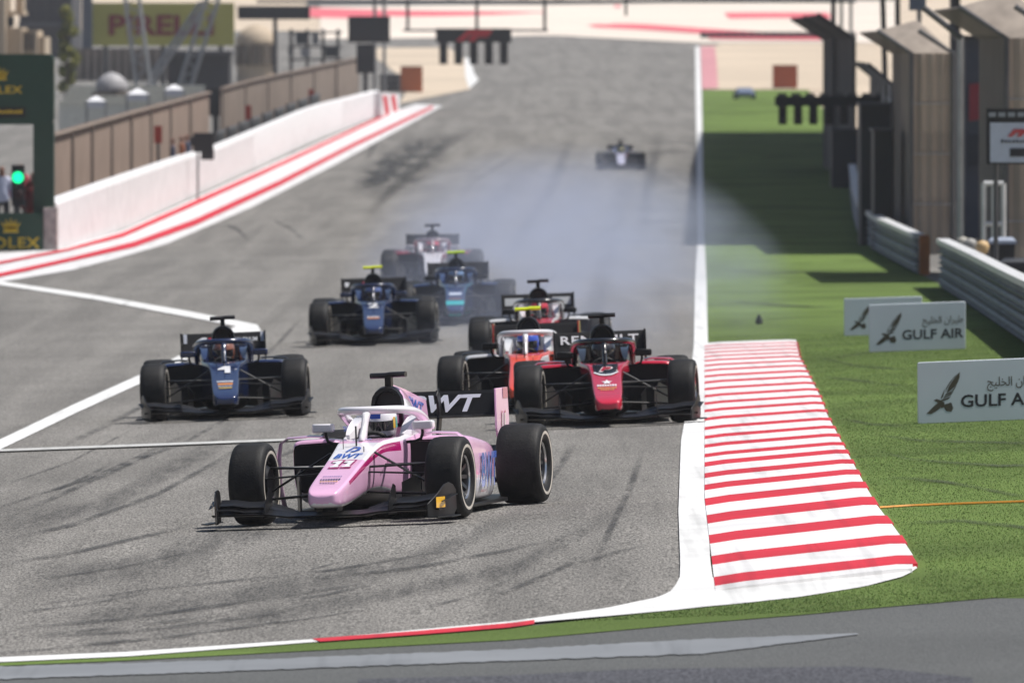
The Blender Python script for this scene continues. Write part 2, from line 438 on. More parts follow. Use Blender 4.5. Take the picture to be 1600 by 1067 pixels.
# asphalt of the straight and the corner: one wide sheet, the verges lie on top of it
def build_track():
    ys = []; y = 60.0
    while y < 1120:
        ys.append(y); y += 1.5 if y < 260 else (3 if y < 700 else 10)
    mb = MB(); n = 0
    for y in ys:
        xl = -34 - max(0, y-300)*.012; xr = 12.0 if y < 250 else 10.5 if y < 700 else 16
        xs = [xl, -24, -12, -8, -4, 0, 4, 8, xr] if xl < -24 else None
        n = len(xs)
        for x in xs: mb.v.append((x, y, gz(x, y) - .004))
    for i in range(len(ys)-1):
        for j in range(n-1): mb.face((i*n+j, i*n+j+1, i*n+n+j+1, i*n+n+j))
    return struct(mb.obj('race_track', M_ASPH, None, 0, False))
build_track()

# right hand verge of turf, out to the barriers
EDGE_R = [(1097, 140), (1098, 200), (1100, 300), (1101, 380), (1104, 460), (1104, 540), (1104, 640), (1104, 690), (1105, 800), (1108, 880), (1112, 935)]
VERGE_R = [(1262, 140), (1305, 195), (1325, 240), (1334, 300), (1348, 374), (1436, 428), (1476, 448), (1600, 532), (1720, 620), (1720, 720), (1720, 890)]
def rows_between(A, B, step):
    """resample two edge lines row by row"""
    def at(pl, y):
        for (x0, y0), (x1, y1) in zip(pl, pl[1:]):
            if y0 <= y <= y1: return x0 + (x1-x0)*(y-y0)/max(1e-9, y1-y0)
        return pl[-1][0] if y > pl[-1][1] else pl[0][0]
    y0 = max(A[0][1], B[0][1]); y1 = max(A[-1][1], B[-1][1]); ys = []; y = y0
    while y < y1: ys.append(y); y += step(y)
    ys.append(y1)
    return [(at(A, y), y) for y in ys], [(at(B, y), y) for y in ys]
a, b = rows_between(EDGE_R, VERGE_R, lambda y: 1.0 if y < 180 else 2.5 if y < 420 else 6)
struct(sheet('grass_verge', a, b, 0, 8, .004, M_GRASS, raw=True))
# the verge narrows to a strip along the outside of the corner
STRIP_T = [(-60, 1040), (0, 1036.5), (200, 1027), (500, 1005), (800, 982), (1100, 950), (1250, 933), (1400, 910), (1450, 900), (1600, 888), (1740, 876)]
STRIP_B = [(-60, 1045), (0, 1041.5), (200, 1033), (500, 1017), (800, 1001), (1100, 974), (1250, 962), (1400, 948), (1450, 944), (1600, 931), (1740, 917)]
struct(sheet('grass_strip', STRIP_T, STRIP_B, 70, 3, .008, M_GRASS))
# service road in front of it
struct(sheet('service_road', [(-60, 1044), (200, 1032), (500, 1016), (800, 1000), (1100, 973), (1400, 947), (1740, 916)],
             [(-60, 1290), (200, 1290), (500, 1290), (800, 1290), (1100, 1290), (1400, 1290), (1740, 1290)], 40, 24, .003, M_ROAD))
struct(sheet('service_road_line', [(-60, 1046), (0, 1043), (400, 1032), (800, 1016), (1100, 1000), (1340, 991)],
             [(-60, 1066), (0, 1063), (400, 1049), (800, 1034), (1100, 1023), (1341, 993)], 160, 1, .010, M_GREYLINE, jit=.04))
struct(sheet('service_road_patch', [(560, 1062), (800, 1056), (1000, 1046), (1350, 1042), (1520, 1060)], [(560, 1130), (800, 1130), (1000, 1130), (1350, 1130), (1520, 1130)], 20, 6, .007,
             asphalt_mat('fresh_asphalt', (.045, .046, .055), (.085, .086, .098), 45, False)))

# white edge line down the straight, round the corner and along the outside
struct(sheet('edge_line', [(1086.5, 73), (1087, 140), (1088, 200), (1089, 300), (1090, 380), (1086, 440), (1084, 540), (1073, 640), (1064, 690), (1060, 800), (1063, 880), (1062, 912)],
             [(1093.5, 73), (1096, 140), (1097, 200), (1099, 300), (1101, 380), (1104, 440), (1106, 540), (1106, 640), (1106, 690), (1106, 800), (1110, 880), (1120, 946)], 170, 1, .012, M_WHITE))
struct(sheet('corner_line', [(-60, 1033), (0, 1029.5), (200, 1021), (500, 1000.5), (800, 973), (950, 952), (1030, 935), (1052, 924), (1064, 900), (1105, 905), (1250, 900), (1400, 886), (1430, 883)],
             [(-60, 1040.5), (0, 1037), (200, 1028), (500, 1005), (800, 977.5), (950, 965), (1060, 955), (1100, 950.5), (1160, 945), (1250, 935), (1350, 919), (1415, 902), (1433, 890)], 110, 2, .014, M_WHITE))
struct(sheet('corner_line_red', [(488, 1001.5), (650, 989.5), (800, 976.6), (835, 972)], [(500, 1006), (650, 995.5), (800, 983.5), (835, 978)], 24, 1, .018, M_KRED))
# pit exit paint on the left
struct(sheet('pit_exit_line', [(-40, 706), (0, 687), (120, 630), (225, 583), (310, 541), (372, 508)], [(-40, 722), (0, 703), (120, 645), (225, 597), (310, 553), (408, 518)], 50, 1, .006, M_WHITE))
struct(sheet('pit_exit_line_inner', [(-40, 432), (0, 440), (150, 462), (300, 488), (402, 508)], [(-40, 438), (0, 446), (150, 469), (300, 497), (408, 518)], 50, 1, .010, M_WHITE))
struct(sheet('crossing_line', [(-40, 705), (0, 703.6), (220, 695.5), (440, 687.5), (520, 684)], [(-40, 708), (0, 706.8), (220, 699), (440, 690.5), (520, 687)], 50, 1, .014, M_THIN))
# painted strip at the foot of the pit wall: white ground with two red bands
W_BASE = [(-60, 402), (0, 396), (90, 389), (105, 386), (192, 360), (306, 309), (437, 250), (500, 222), (592, 183), (650, 163)]
W_OUT = [(-60, 449), (0, 441), (114, 422), (190, 402), (262, 381), (394, 324), (525, 257), (600, 216), (692, 166)]
struct(sheet('pit_wall_apron', W_BASE, W_OUT, 320, 3, .006, worn_paint('apron_white', (.66, .65, .65), .25, 2.0)))
def band(name, mid, half):
    A = [(x, y-h) for (x, y), h in zip(mid, half)]; B = [(x, y+h) for (x, y), h in zip(mid, half)]
    struct(sheet(name, A, B, 320, 1, .022, M_KRED))
band('apron_red_band', [(-60, 424), (0, 412), (105, 391.6), (192, 368), (306, 317.5), (437, 258), (604, 180)], [2, 2, 2, 3.6, 4, 3.4, 2])
band('apron_red_band_outer', [(-60, 442), (0, 431), (105, 408), (210, 383), (306, 348), (437, 287), (547, 230), (676, 168)], [3, 3, 3, 4.4, 5, 4.4, 3.4, 2.4])

# raised kerb: every red and white band is a piece of its own
kerb = struct(empty('kerb'))
KY = [(912, 6.9), (879, 6.8), (846, 6.8), (814.6, 6.6), (787.5, 5.6), (764.6, 4.4), (746, 3.8), (728.5, 3.5), (714.7, 2.8), (699.8, 2.7), (686, 2.5), (672, 2.4), (657.5, 2.3), (644.5, 2.2),
      (633, 2.0), (621.5, 2.0), (610.5, 1.9), (600, 1.8), (590.5, 1.7), (581.5, 1.5), (573.5, 1.4), (566, 1.3), (559.5, 1.1), (553.5, 1.0), (548, .9), (543, .8)]
def kl(y): # left edge of the kerb
    return 1101 if y < 780 else 1101 + (y-780)*.115
KR = [(536, 1247), (560, 1252), (590, 1268), (620, 1284), (650, 1296), (690, 1318), (740, 1346), (790, 1374), (830, 1404), (870, 1428), (884, 1438), (900, 1437)]
def kr(y):
    for (y0, x0), (y1, x1) in zip(KR, KR[1:]):
        if y0 <= y <= y1: return x0 + (x1-x0)*(y-y0)/(y1-y0)
    return KR[0][1] if y < KR[0][0] else KR[-1][1]
def tilt(y): return .100 if y > 800 else .100 - (800-y)/260*.075
def stripe_piece(yb, yt, mat, short):
    """from lower row yb to upper row yt (rows at the left edge)"""
    secs = []
    for yy in (yb, yt):
        x0 = kl(yy); tl = tilt(yy); yr = yy - (330 if yy > 780 else 330*(yy-300)/480)*tl
        x1 = kr(yr) - short; pts = []
        for t, hh in ((0, .004), (.15, .016), (.55, .022), (.92, .028), (1.0, .018)):
            x = x0 + (x1-x0)*t; y = yy - (x-x0)*tl
            q = P(x, y); pts.append(Vector((q.x, q.y, gz(q.x, q.y) + .014 + hh)))
        secs.append(pts)
    mb = MB(); n = 5
    i = mb.add(secs[0] + secs[1] + [p - Vector((0, 0, .12)) for p in secs[0]] + [p - Vector((0, 0, .12)) for p in secs[1]])
    for j in range(n-1):
        mb.face((i+j, i+j+1, i+n+j+1, i+n+j))
        mb.face((i+2*n+j, i+2*n+j+1, i+j+1, i+j)); mb.face((i+n+j, i+n+j+1, i+3*n+j+1, i+3*n+j))
    mb.face((i, i+n, i+3*n, i+2*n)); mb.face((i+n-1, i+3*n-1, i+4*n-1, i+2*n-1))
    return mb.obj('kerb_stripe', mat, kerb, 20)
prev = 926.0
for k, (y, h) in enumerate(KY):
    stripe_piece(prev, y + h + .1, M_KWHITE, 3 if k else 12)
    stripe_piece(y + h, y - h, M_KRED, 0 if k else 4)
    prev = y - h - .1
stripe_piece(prev, 538.0, M_KWHITE, 3)
# orange hose across the grass
pts = [P(x, y, .012) for x, y in resample([(1374, 793), (1420, 790), (1480, 787.5), (1540, 785.5), (1600, 783.5), (1700, 780)], 30)]
tag(MB().tube(pts, .013, 6).obj('hose', plain('hose_orange', (.75, .30, .03), .5)), 'thin orange hose lying across the grass beside the red and white kerb', 'hose')

# rubber laid on the asphalt by spinning and sliding tyres, and other dark streaks
SK = [([(-20, 955), (240, 920), (520, 890), (760, 850)], 3), ([(-20, 985), (180, 968), (420, 935), (640, 900)], 4), ([(-20, 1000), (220, 985), (420, 960), (560, 925)], 4),
      ([(60, 1012), (260, 995), (520, 962)], 3), ([(480, 905), (640, 888), (800, 858), (900, 835)], 4), ([(760, 935), (840, 905), (930, 860)], 5), ([(800, 915), (900, 880), (1010, 850)], 4),
      ([(-20, 820), (90, 775), (180, 735), (270, 690), (330, 664)], 5), ([(-20, 850), (120, 818), (250, 770), (350, 715), (420, 665)], 5), ([(-20, 885), (120, 862), (280, 825), (400, 782)], 4),
      ([(60, 905), (180, 888), (330, 855)], 3), ([(90, 700), (160, 668), (230, 630), (270, 605)], 5), ([(380, 735), (470, 700), (520, 660)], 4), ([(560, 350), (620, 290), (690, 230), (760, 190)], 10),
      ([(820, 800), (880, 720), (900, 690)], 8), ([(920, 900), (985, 760), (1010, 690)], 8), ([(345, 347), (370, 358), (392, 378)], 4), ([(422, 342), (452, 356), (480, 379)], 4),  # last two are short dark streaks slanting down to the right
      ([(1000, 380), (1015, 280), (1030, 200)], 14), ([(780, 420), (860, 300), (900, 200)], 12), ([(-20, 1022), (160, 1006), (330, 990)], 2.5), ([(640, 955), (740, 930), (810, 900)], 3)]
for _ in range(13):
    x0 = random.uniform(-40, 700); y0 = random.uniform(700, 1000); ln = random.uniform(140, 420); sl = -.10 - (1000 - y0)/300*.42
    x1 = min(x0 + ln, 1000)
    SK.append(([(x0, y0), ((x0+x1)/2, y0 + (x1-x0)/2*sl*.8), (x1, y0 + (x1-x0)*sl)], random.uniform(1.5, 4)))
for _ in range(7):
    x0 = random.uniform(330, 1020); y0 = random.uniform(250, 640); SK.append(([(x0, y0), (x0 + random.uniform(10, 50), y0 - 40), (x0 + random.uniform(40, 110), y0 - 85)], random.uniform(3, 7)))
SK = [q for q in SK if all(1035 > y > 150 for x, y in q[0]) or q[1] < 3.1]
for pl, hw in SK:
    A, B = [], []
    for i, (x, y) in enumerate(pl):
        a = pl[max(0, i-1)]; b = pl[min(len(pl)-1, i+1)]; dx, dy = b[0]-a[0], b[1]-a[1]; l = math.hypot(dx, dy)
        A.append((x - dy/l*hw, y + dx/l*hw)); B.append((x + dy/l*hw, y - dx/l*hw))
    struct(sheet('skid_and_dark_streak', A, B, 26, 4, .001 + .0002*(SK.index((pl, hw)) % 5), M_STREAK))
# wide faint bands of laid rubber round the corner
M_BROAD = M_STREAK.copy(); M_BROAD.name = 'rubbered_line'
for nd in M_BROAD.node_tree.nodes:
    if nd.type == 'MAP_RANGE' and abs(nd.inputs[4].default_value - .66) < 1e-4: nd.inputs[1].default_value = .3; nd.inputs[4].default_value = .36
    if nd.type == 'MAPPING': nd.inputs['Scale'].default_value = (6.0, .30, 1)
for k, (pl, hw) in enumerate((([(-60, 930), (240, 880), (480, 800), (560, 700), (600, 600)], 26), ([(-60, 990), (300, 945), (640, 880), (860, 780), (900, 690)], 20), ([(-60, 840), (160, 790), (330, 700), (420, 600)], 18), ([(150, 1000), (480, 950), (800, 890), (980, 790), (1020, 690)], 16), ([(900, 640), (930, 480), (960, 350), (990, 250)], 22), ([(600, 560), (690, 440), (780, 320), (850, 230)], 26))):
    A, B = [], []
    for i, (x, y) in enumerate(pl):
        a = pl[max(0, i-1)]; b = pl[min(len(pl)-1, i+1)]; dx, dy = b[0]-a[0], b[1]-a[1]; l = math.hypot(dx, dy)
        A.append((x - dy/l*hw, min(1034, y + dx/l*hw))); B.append((x + dy/l*hw, y - dx/l*hw))
    struct(sheet('rubbered_line', A, B, 60, 5, -.0024 + .0003*k, M_BROAD))
# broad dark patches across the far part of the track
M_DARK_PATCH = M_STREAK.copy(); M_DARK_PATCH.name = 'dark_patch'
for nd in M_DARK_PATCH.node_tree.nodes:
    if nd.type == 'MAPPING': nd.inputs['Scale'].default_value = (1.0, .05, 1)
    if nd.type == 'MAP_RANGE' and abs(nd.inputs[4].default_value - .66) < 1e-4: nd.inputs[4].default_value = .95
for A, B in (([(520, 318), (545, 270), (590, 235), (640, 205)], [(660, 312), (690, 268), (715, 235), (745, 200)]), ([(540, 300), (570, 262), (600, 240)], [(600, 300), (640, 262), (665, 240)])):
    struct(sheet('dark_patch', A, B, 26, 6, .0022 + .0004*len(A), M_DARK_PATCH))

# wheel tracks pressed into the turf by cars that ran wide
M_TRACKS = M_STREAK.copy(); M_TRACKS.name = 'turf_wheel_track'
for nd in M_TRACKS.node_tree.nodes:
    if nd.type == 'BSDF_PRINCIPLED': nd.inputs['Base Color'].default_value = (.040, .050, .016, 1)
    if nd.type == 'MAP_RANGE' and abs(nd.inputs[4].default_value - .66) < 1e-4: nd.inputs[1].default_value = .25; nd.inputs[4].default_value = .62
for k, (pl, hw) in enumerate((([(1262, 556), (1340, 573), (1432, 580)], 2), ([(1278, 589), (1340, 596), (1432, 606)], 2.6), ([(1308, 654), (1360, 664), (1436, 668)], 3.2), ([(1330, 676), (1440, 690), (1600, 694), (1720, 690)], 3), ([(1290, 562), (1350, 553), (1430, 548)], 1.8),
                 ([(1365, 745), (1480, 755), (1600, 778), (1720, 800)], 3.5), ([(1400, 820), (1500, 816), (1600, 826), (1720, 842)], 4), ([(1120, 470), (1220, 478), (1310, 482)], 2.5), ([(1110, 420), (1200, 428), (1320, 424)], 2), ([(1350, 700), (1420, 720), (1560, 730), (1720, 728)], 3))):
    A = [(x, y - hw) for x, y in pl]; B = [(x, y + hw) for x, y in pl]
    struct(sheet('wheel_track', A, B, 26, 3, .010 + .0007*k, M_TRACKS))
# far end of the straight: sand, painted run-off, tyre wall line
struct(sheet('sand_trap', [(625, 162), (640, 133), (600, 100), (560, 76)], [(735, 140), (742, 120), (730, 95), (700, 75)], 20, 4, .02, M_SAND))
struct(sheet('verge_sand', [(1098, 141), (1096, 100), (1095, 72)], [(1330, 141), (1330, 100), (1330, 72)], 20, 4, .02, M_SAND))
struct(sheet('verge_red_paint', [(1097, 141), (1095.5, 100), (1094.5, 74)], [(1122, 139), (1120, 100), (1117, 74)], 20, 2, .05, plain('faded_red', (.50, .22, .24), .7, 0, .15, .2)))
M_RUN = plain('runoff_red', (.62, .10, .13), .75, 0, .2, .06)
M_RUNW = plain('runoff_pale', (.66, .58, .50), .8, 0, .1, .03)
struct(sheet('runoff_area', [(500, 62), (700, 60), (860, 56), (1090, 68), (1400, 68)], [(500, -30), (700, -30), (860, -30), (1090, -30), (1400, -30)], 24, 14, .03, M_RUNW))
for A, B in (([(900, 38), (1000, 39), (1100, 46), (1250, 56)], [(930, 45), (1000, 48), (1150, 58), (1260, 64)]), ([(1130, 20), (1200, 17), (1290, 16)], [(1140, 31), (1200, 30), (1300, 30)]),
             ([(480, 14), (640, 18), (850, 20)], [(480, 28), (640, 40), (850, 40)]), ([(960, 10), (1100, 8), (1300, 4)], [(960, 14), (1100, 13), (1300, 10)]), ([(1090, 50), (1200, 54), (1330, 56)], [(1110, 63), (1200, 64), (1330, 65)])):
    struct(sheet('runoff_red_band', A, B, 16, 2, .08, M_RUN))
struct(sheet('far_road', [(480, 0), (900, 2), (1400, -8)], [(480, 12), (900, 8), (1400, 3)], 10, 2, .12, M_ROAD))

# turf blades on the near verge, drawn where they can be told from a smooth sheet
def build_turf():
    import numpy as np
    rng = np.random.default_rng(3)
    N = 1100000
    y = 82 + (190-82)*rng.random(N)**1.25; x = -4.0 + 15.0*rng.random(N)
    gt = np.array([[G_(t), C_(t)] for t in np.linspace(80, 192, 300)]); ti = np.linspace(80, 192, 300)
    z = np.interp(y, ti, gt[:, 0]) + np.interp(y, ti, gt[:, 1])*np.clip(x, -12, 12)
    depth = y*math.cos(PITCH) - (z - HC)*math.sin(PITCH); up = y*math.sin(PITCH) + (z - HC)*math.cos(PITCH)
    px = 800 + F*x/depth; py = 533.5 - F*up/depth
    krx = np.interp(py, [a for a, b in KR], [b for a, b in KR]); krx = np.where(py < 538, 1107.0, krx)
    st = np.interp(px, [a for a, b in STRIP_T], [b for a, b in STRIP_T]); sb = np.interp(px, [a for a, b in STRIP_B], [b for a, b in STRIP_B])
    rail = np.interp(py, [440, 449, 532, 620], [1470, 1474, 1600, 1720])
    ok = ((py < 878) & (px > krx + 3) & (px < rail - 3) & (px < 1720)) | ((py >= 878) & (py > st + 1.5) & (py < sb - .5)) | ((py >= 878) & (px > 1446) & (py < sb))
    x, y, z = x[ok], y[ok], z[ok]; n = len(x)
    h = rng.uniform(.004, .012, n); w = rng.uniform(.002, .004, n); a = rng.uniform(0, 6.283, n); lx = rng.normal(0, .005, n); ly = rng.normal(0, .005, n)
    v = np.empty((n, 3, 3))
    v[:, 0] = np.stack([x - np.cos(a)*w, y - np.sin(a)*w, z + .009], 1); v[:, 1] = np.stack([x + np.cos(a)*w, y + np.sin(a)*w, z + .009], 1); v[:, 2] = np.stack([x + lx, y + ly, z + .009 + h], 1)
    me = bpy.data.meshes.new('turf_blades'); me.vertices.add(3*n); me.vertices.foreach_set('co', v.ravel())
    me.loops.add(3*n); me.loops.foreach_set('vertex_index', np.arange(3*n, dtype=np.int32)); me.polygons.add(n); me.polygons.foreach_set('loop_start', np.arange(0, 3*n, 3, dtype=np.int32))
    me.polygons.foreach_set('material_index', rng.integers(0, 3, n).astype(np.int32))
    me.update(); me.validate()
    for nm, c in (('blade_fresh', (.135, .225, .055)), ('blade_mid', (.100, .165, .038)), ('blade_dry', (.185, .220, .075))): me.materials.append(plain(nm, c, .7, 0, .25, .35, 0, 0, 40, .2))
    o = bpy.data.objects.new('turf_blades', me); COL.objects.link(o); tag(o, kind='stuff')
build_turf()

# ------------------------------------------------------------------ single-seater racing car, built once, dressed per team
# local axes: x to the car's left, y rearwards (front axle at 0), z up
CAR = []       # (name, mesh, slot keys, location, parent index, modifiers)
def part(name, mb, keys, parent=None, loc=(0, 0, 0), smooth=35, sub=0, solid=0, bevel=0):
    me = mb.mesh(name, len(keys), smooth)
    CAR.append((name, me, keys, loc, parent, sub, solid, bevel)); return len(CAR)-1
def mirror_pts(half):
    """half loop from bottom centre to top centre -> full closed loop"""
    return half + [(-x, y, z) for x, y, z in reversed(half[1:-1])]
ZT = lambda y: .335 + (y + .9)*(.63-.335)/1.22 if y < .32 else .63 + (y-.32)*.05
def tub_sec(y, zb, hw, zt=None, depth=0.0, rim=.80):
    zt = ZT(y) if zt is None else zt; h = zt - zb
    half = [(0, y, zb), (hw*.72, y, zb), (hw*.95, y, zb + .14*h), (hw, y, zb + .40*h), (hw, y, zb + .62*h), (hw*1.0, y, zb + .80*h), (hw*.96, y, zt - .05*h), (hw*.88, y, zt),
            (hw*rim*.98, y, zt - depth*.04), (hw*(rim-.06), y, zt - depth), (0, y, zt - depth)]
    return mirror_pts(half)
secs = [tub_sec(-1.13, .185, .080, .245), tub_sec(-1.10, .158, .118, .276), tub_sec(-1.0, .144, .146, .310), tub_sec(-.80, .146, .154), tub_sec(-.5, .172, .160), tub_sec(-.2, .205, .166),
        tub_sec(.05, .220, .174), tub_sec(.32, .205, .195), tub_sec(.50, .16, .225), tub_sec(.66, .12, .250), tub_sec(.72, .11, .258, None, .01), tub_sec(.76, .10, .264, None, .33),
        tub_sec(1.0, .085, .285, .675, .36), tub_sec(1.28, .085, .30, .70, .36), tub_sec(1.33, .085, .30, .71, .05), tub_sec(1.55, .09, .29, .71)]
def tub_mf(a, j):
    if a < 0: return 6 if a == -2 else 0
    jj = j if j < 10 else 19 - j
    if a >= 10 and jj >= 8 and a <= 13: return 6
    if a <= 1: return 0 if jj >= 2 else 4
    if jj <= 1: return 4
    if jj in (2, 3, 4): return 2
    if jj == 5: return 3 if 3 <= a <= 9 else 2
    if jj == 6: return 5 if a >= 5 else 0
    return (7 if a in (5, 6) else 0) if a < 9 else 1
mb = MB().loft(secs, mf=tub_mf)
part('monocoque', mb, ['nose', 'cowl', 'flank', 'stripe', 'lower', 'edge', 'black', 'logo_panel'], sub=2, smooth=60)
# cockpit head rest: horseshoe rising behind the driver
mb = MB()
for s in (-1, 1):
    pts = []
    for y, z, w in ((.90, .672, .02), (1.0, .71, .045), (1.15, .755, .055), (1.30, .79, .06), (1.42, .80, .06)):
        x = s*.225
        pts.append([(x - w*.7, y, z), (x + w*.7, y, z), (x + w, y, z - .05), (x + w, y, .64), (x - w, y, .64), (x - w, y, z - .04)])
    mb.loft(pts)
mb.box((0, 1.46, .73), (.52, .10, .17))
part('headrest', mb, ['headrest'], sub=1, bevel=.012)
# engine cover with air box and fin
def cover_sec(y, zt, wt, wm, wb, zb=.30):
    h = zt-zb
    return mirror_pts([(0, y, zb), (wb*.8, y, zb), (wb, y, zb+.12*h), (wb*.9+wm*.1, y, zb+.35*h), (wm, y, zb+.62*h), (wt*1.0, y, zb+.84*h), (wt*.78, y, zb+.95*h), (0, y, zt)])
secs = [cover_sec(1.44, 1.045, .118, .160, .26, .45), cover_sec(1.50, 1.060, .124, .168, .29, .40), cover_sec(1.75, 1.04, .105, .165, .33), cover_sec(2.1, .95, .065, .15, .33), cover_sec(2.5, .76, .05, .14, .27), cover_sec(2.9, .55, .05, .12, .19), cover_sec(3.2, .44, .05, .10, .14)]
def cover_mf(a, j):
    if a == -1: return 1
    jj = j if j < 7 else 13-j
    if jj >= 5: return 2
    return 0
cover = part('engine_cover', MB().loft(secs, mf=cover_mf), ['cover', 'cover', 'covertop'], sub=2, smooth=60)
mb = MB().prism([(1.62, .90), (1.62, 1.048), (2.05, 1.0), (2.85, .885), (2.97, .62), (2.9, .50), (2.4, .55), (2.0, .7)], (-.011, 0, 0), (0, 1, 0), (0, 0, 1), (.022, 0, 0))
part('fin', mb, ['fin'], cover)
# air intake mouth
def arch(y, w, z0, z1, n=9):
    pts = [(-w, y, z0)]
    for k in range(n):
        t = math.pi*(1 - k/(n-1)); pts.append((w*.98*math.cos(t), y, z1 - w + w*math.sin(t)*1.0))
    pts.append((w, y, z0)); return pts
mb = MB().loft([arch(1.445, .138, .70, 1.048), arch(1.385, .130, .715, 1.035), arch(1.385, .098, .74, 1.005), arch(1.44, .090, .745, .995)], cap=False, m=0)
i = mb.add(arch(1.438, .092, .742, .998)); mb.face([i+k for k in range(11)], 1)
part('air_intake', mb, ['carbon', 'black'], smooth=30)
# camera pod above the hoop
mb = MB().loft([[(x, 1.50 + .055*math.cos(t), 1.128 + .024*math.sin(t) + .006*(1 if x > 0 else 0)) for t in [2*math.pi*k/10 for k in range(10)]] for x in (-.145, -.14, -.02, .02, .135, .145)])
pod = part('camera_pod', mb, ['tcam'], smooth=50)
mb = MB().loft([[(x*.026, 1.51 + y*.05, z) for x, y in ((-1, -1), (1, -1), (1, 1), (-1, 1))] for z in (1.03, 1.125)])
part('stalk', mb, ['carbon'], pod, bevel=.008)
# halo
hp = [(-.305, 1.46, .735), (-.312, 1.34, .78), (-.305, 1.12, .838), (-.275, .92, .862), (-.22, .77, .870), (-.135, .675, .872), (-.05, .64, .872)]
hp = hp + [(-x, y, z) for x, y, z in reversed(hp)]
halo = part('halo', MB().tube(hp, .047, 12, flat=(.95, .72)), ['halo'], sub=1, smooth=60)
mb = MB().loft([[(sx*w, yc + sy*l, z) for sx, sy in ((-1, -.5), (-.5, -1), (.5, -1), (1, -.5), (1, .6), (.4, 1), (-.4, 1), (-1, .6))] for yc, z, w, l in ((.43, .625, .034, .11), (.47, .67, .028, .075), (.54, .75, .026, .06), (.60, .83, .03, .06), (.64, .868, .045, .055))])
part('halo_pillar', mb, ['halo'], halo, sub=1, smooth=60)
for s in (-1, 1): part('halo_mount', MB().tube([(s*.305, 1.45, .74), (s*.305, 1.50, .69), (s*.30, 1.52, .60)], .038, 10), ['halo'], halo, smooth=60)
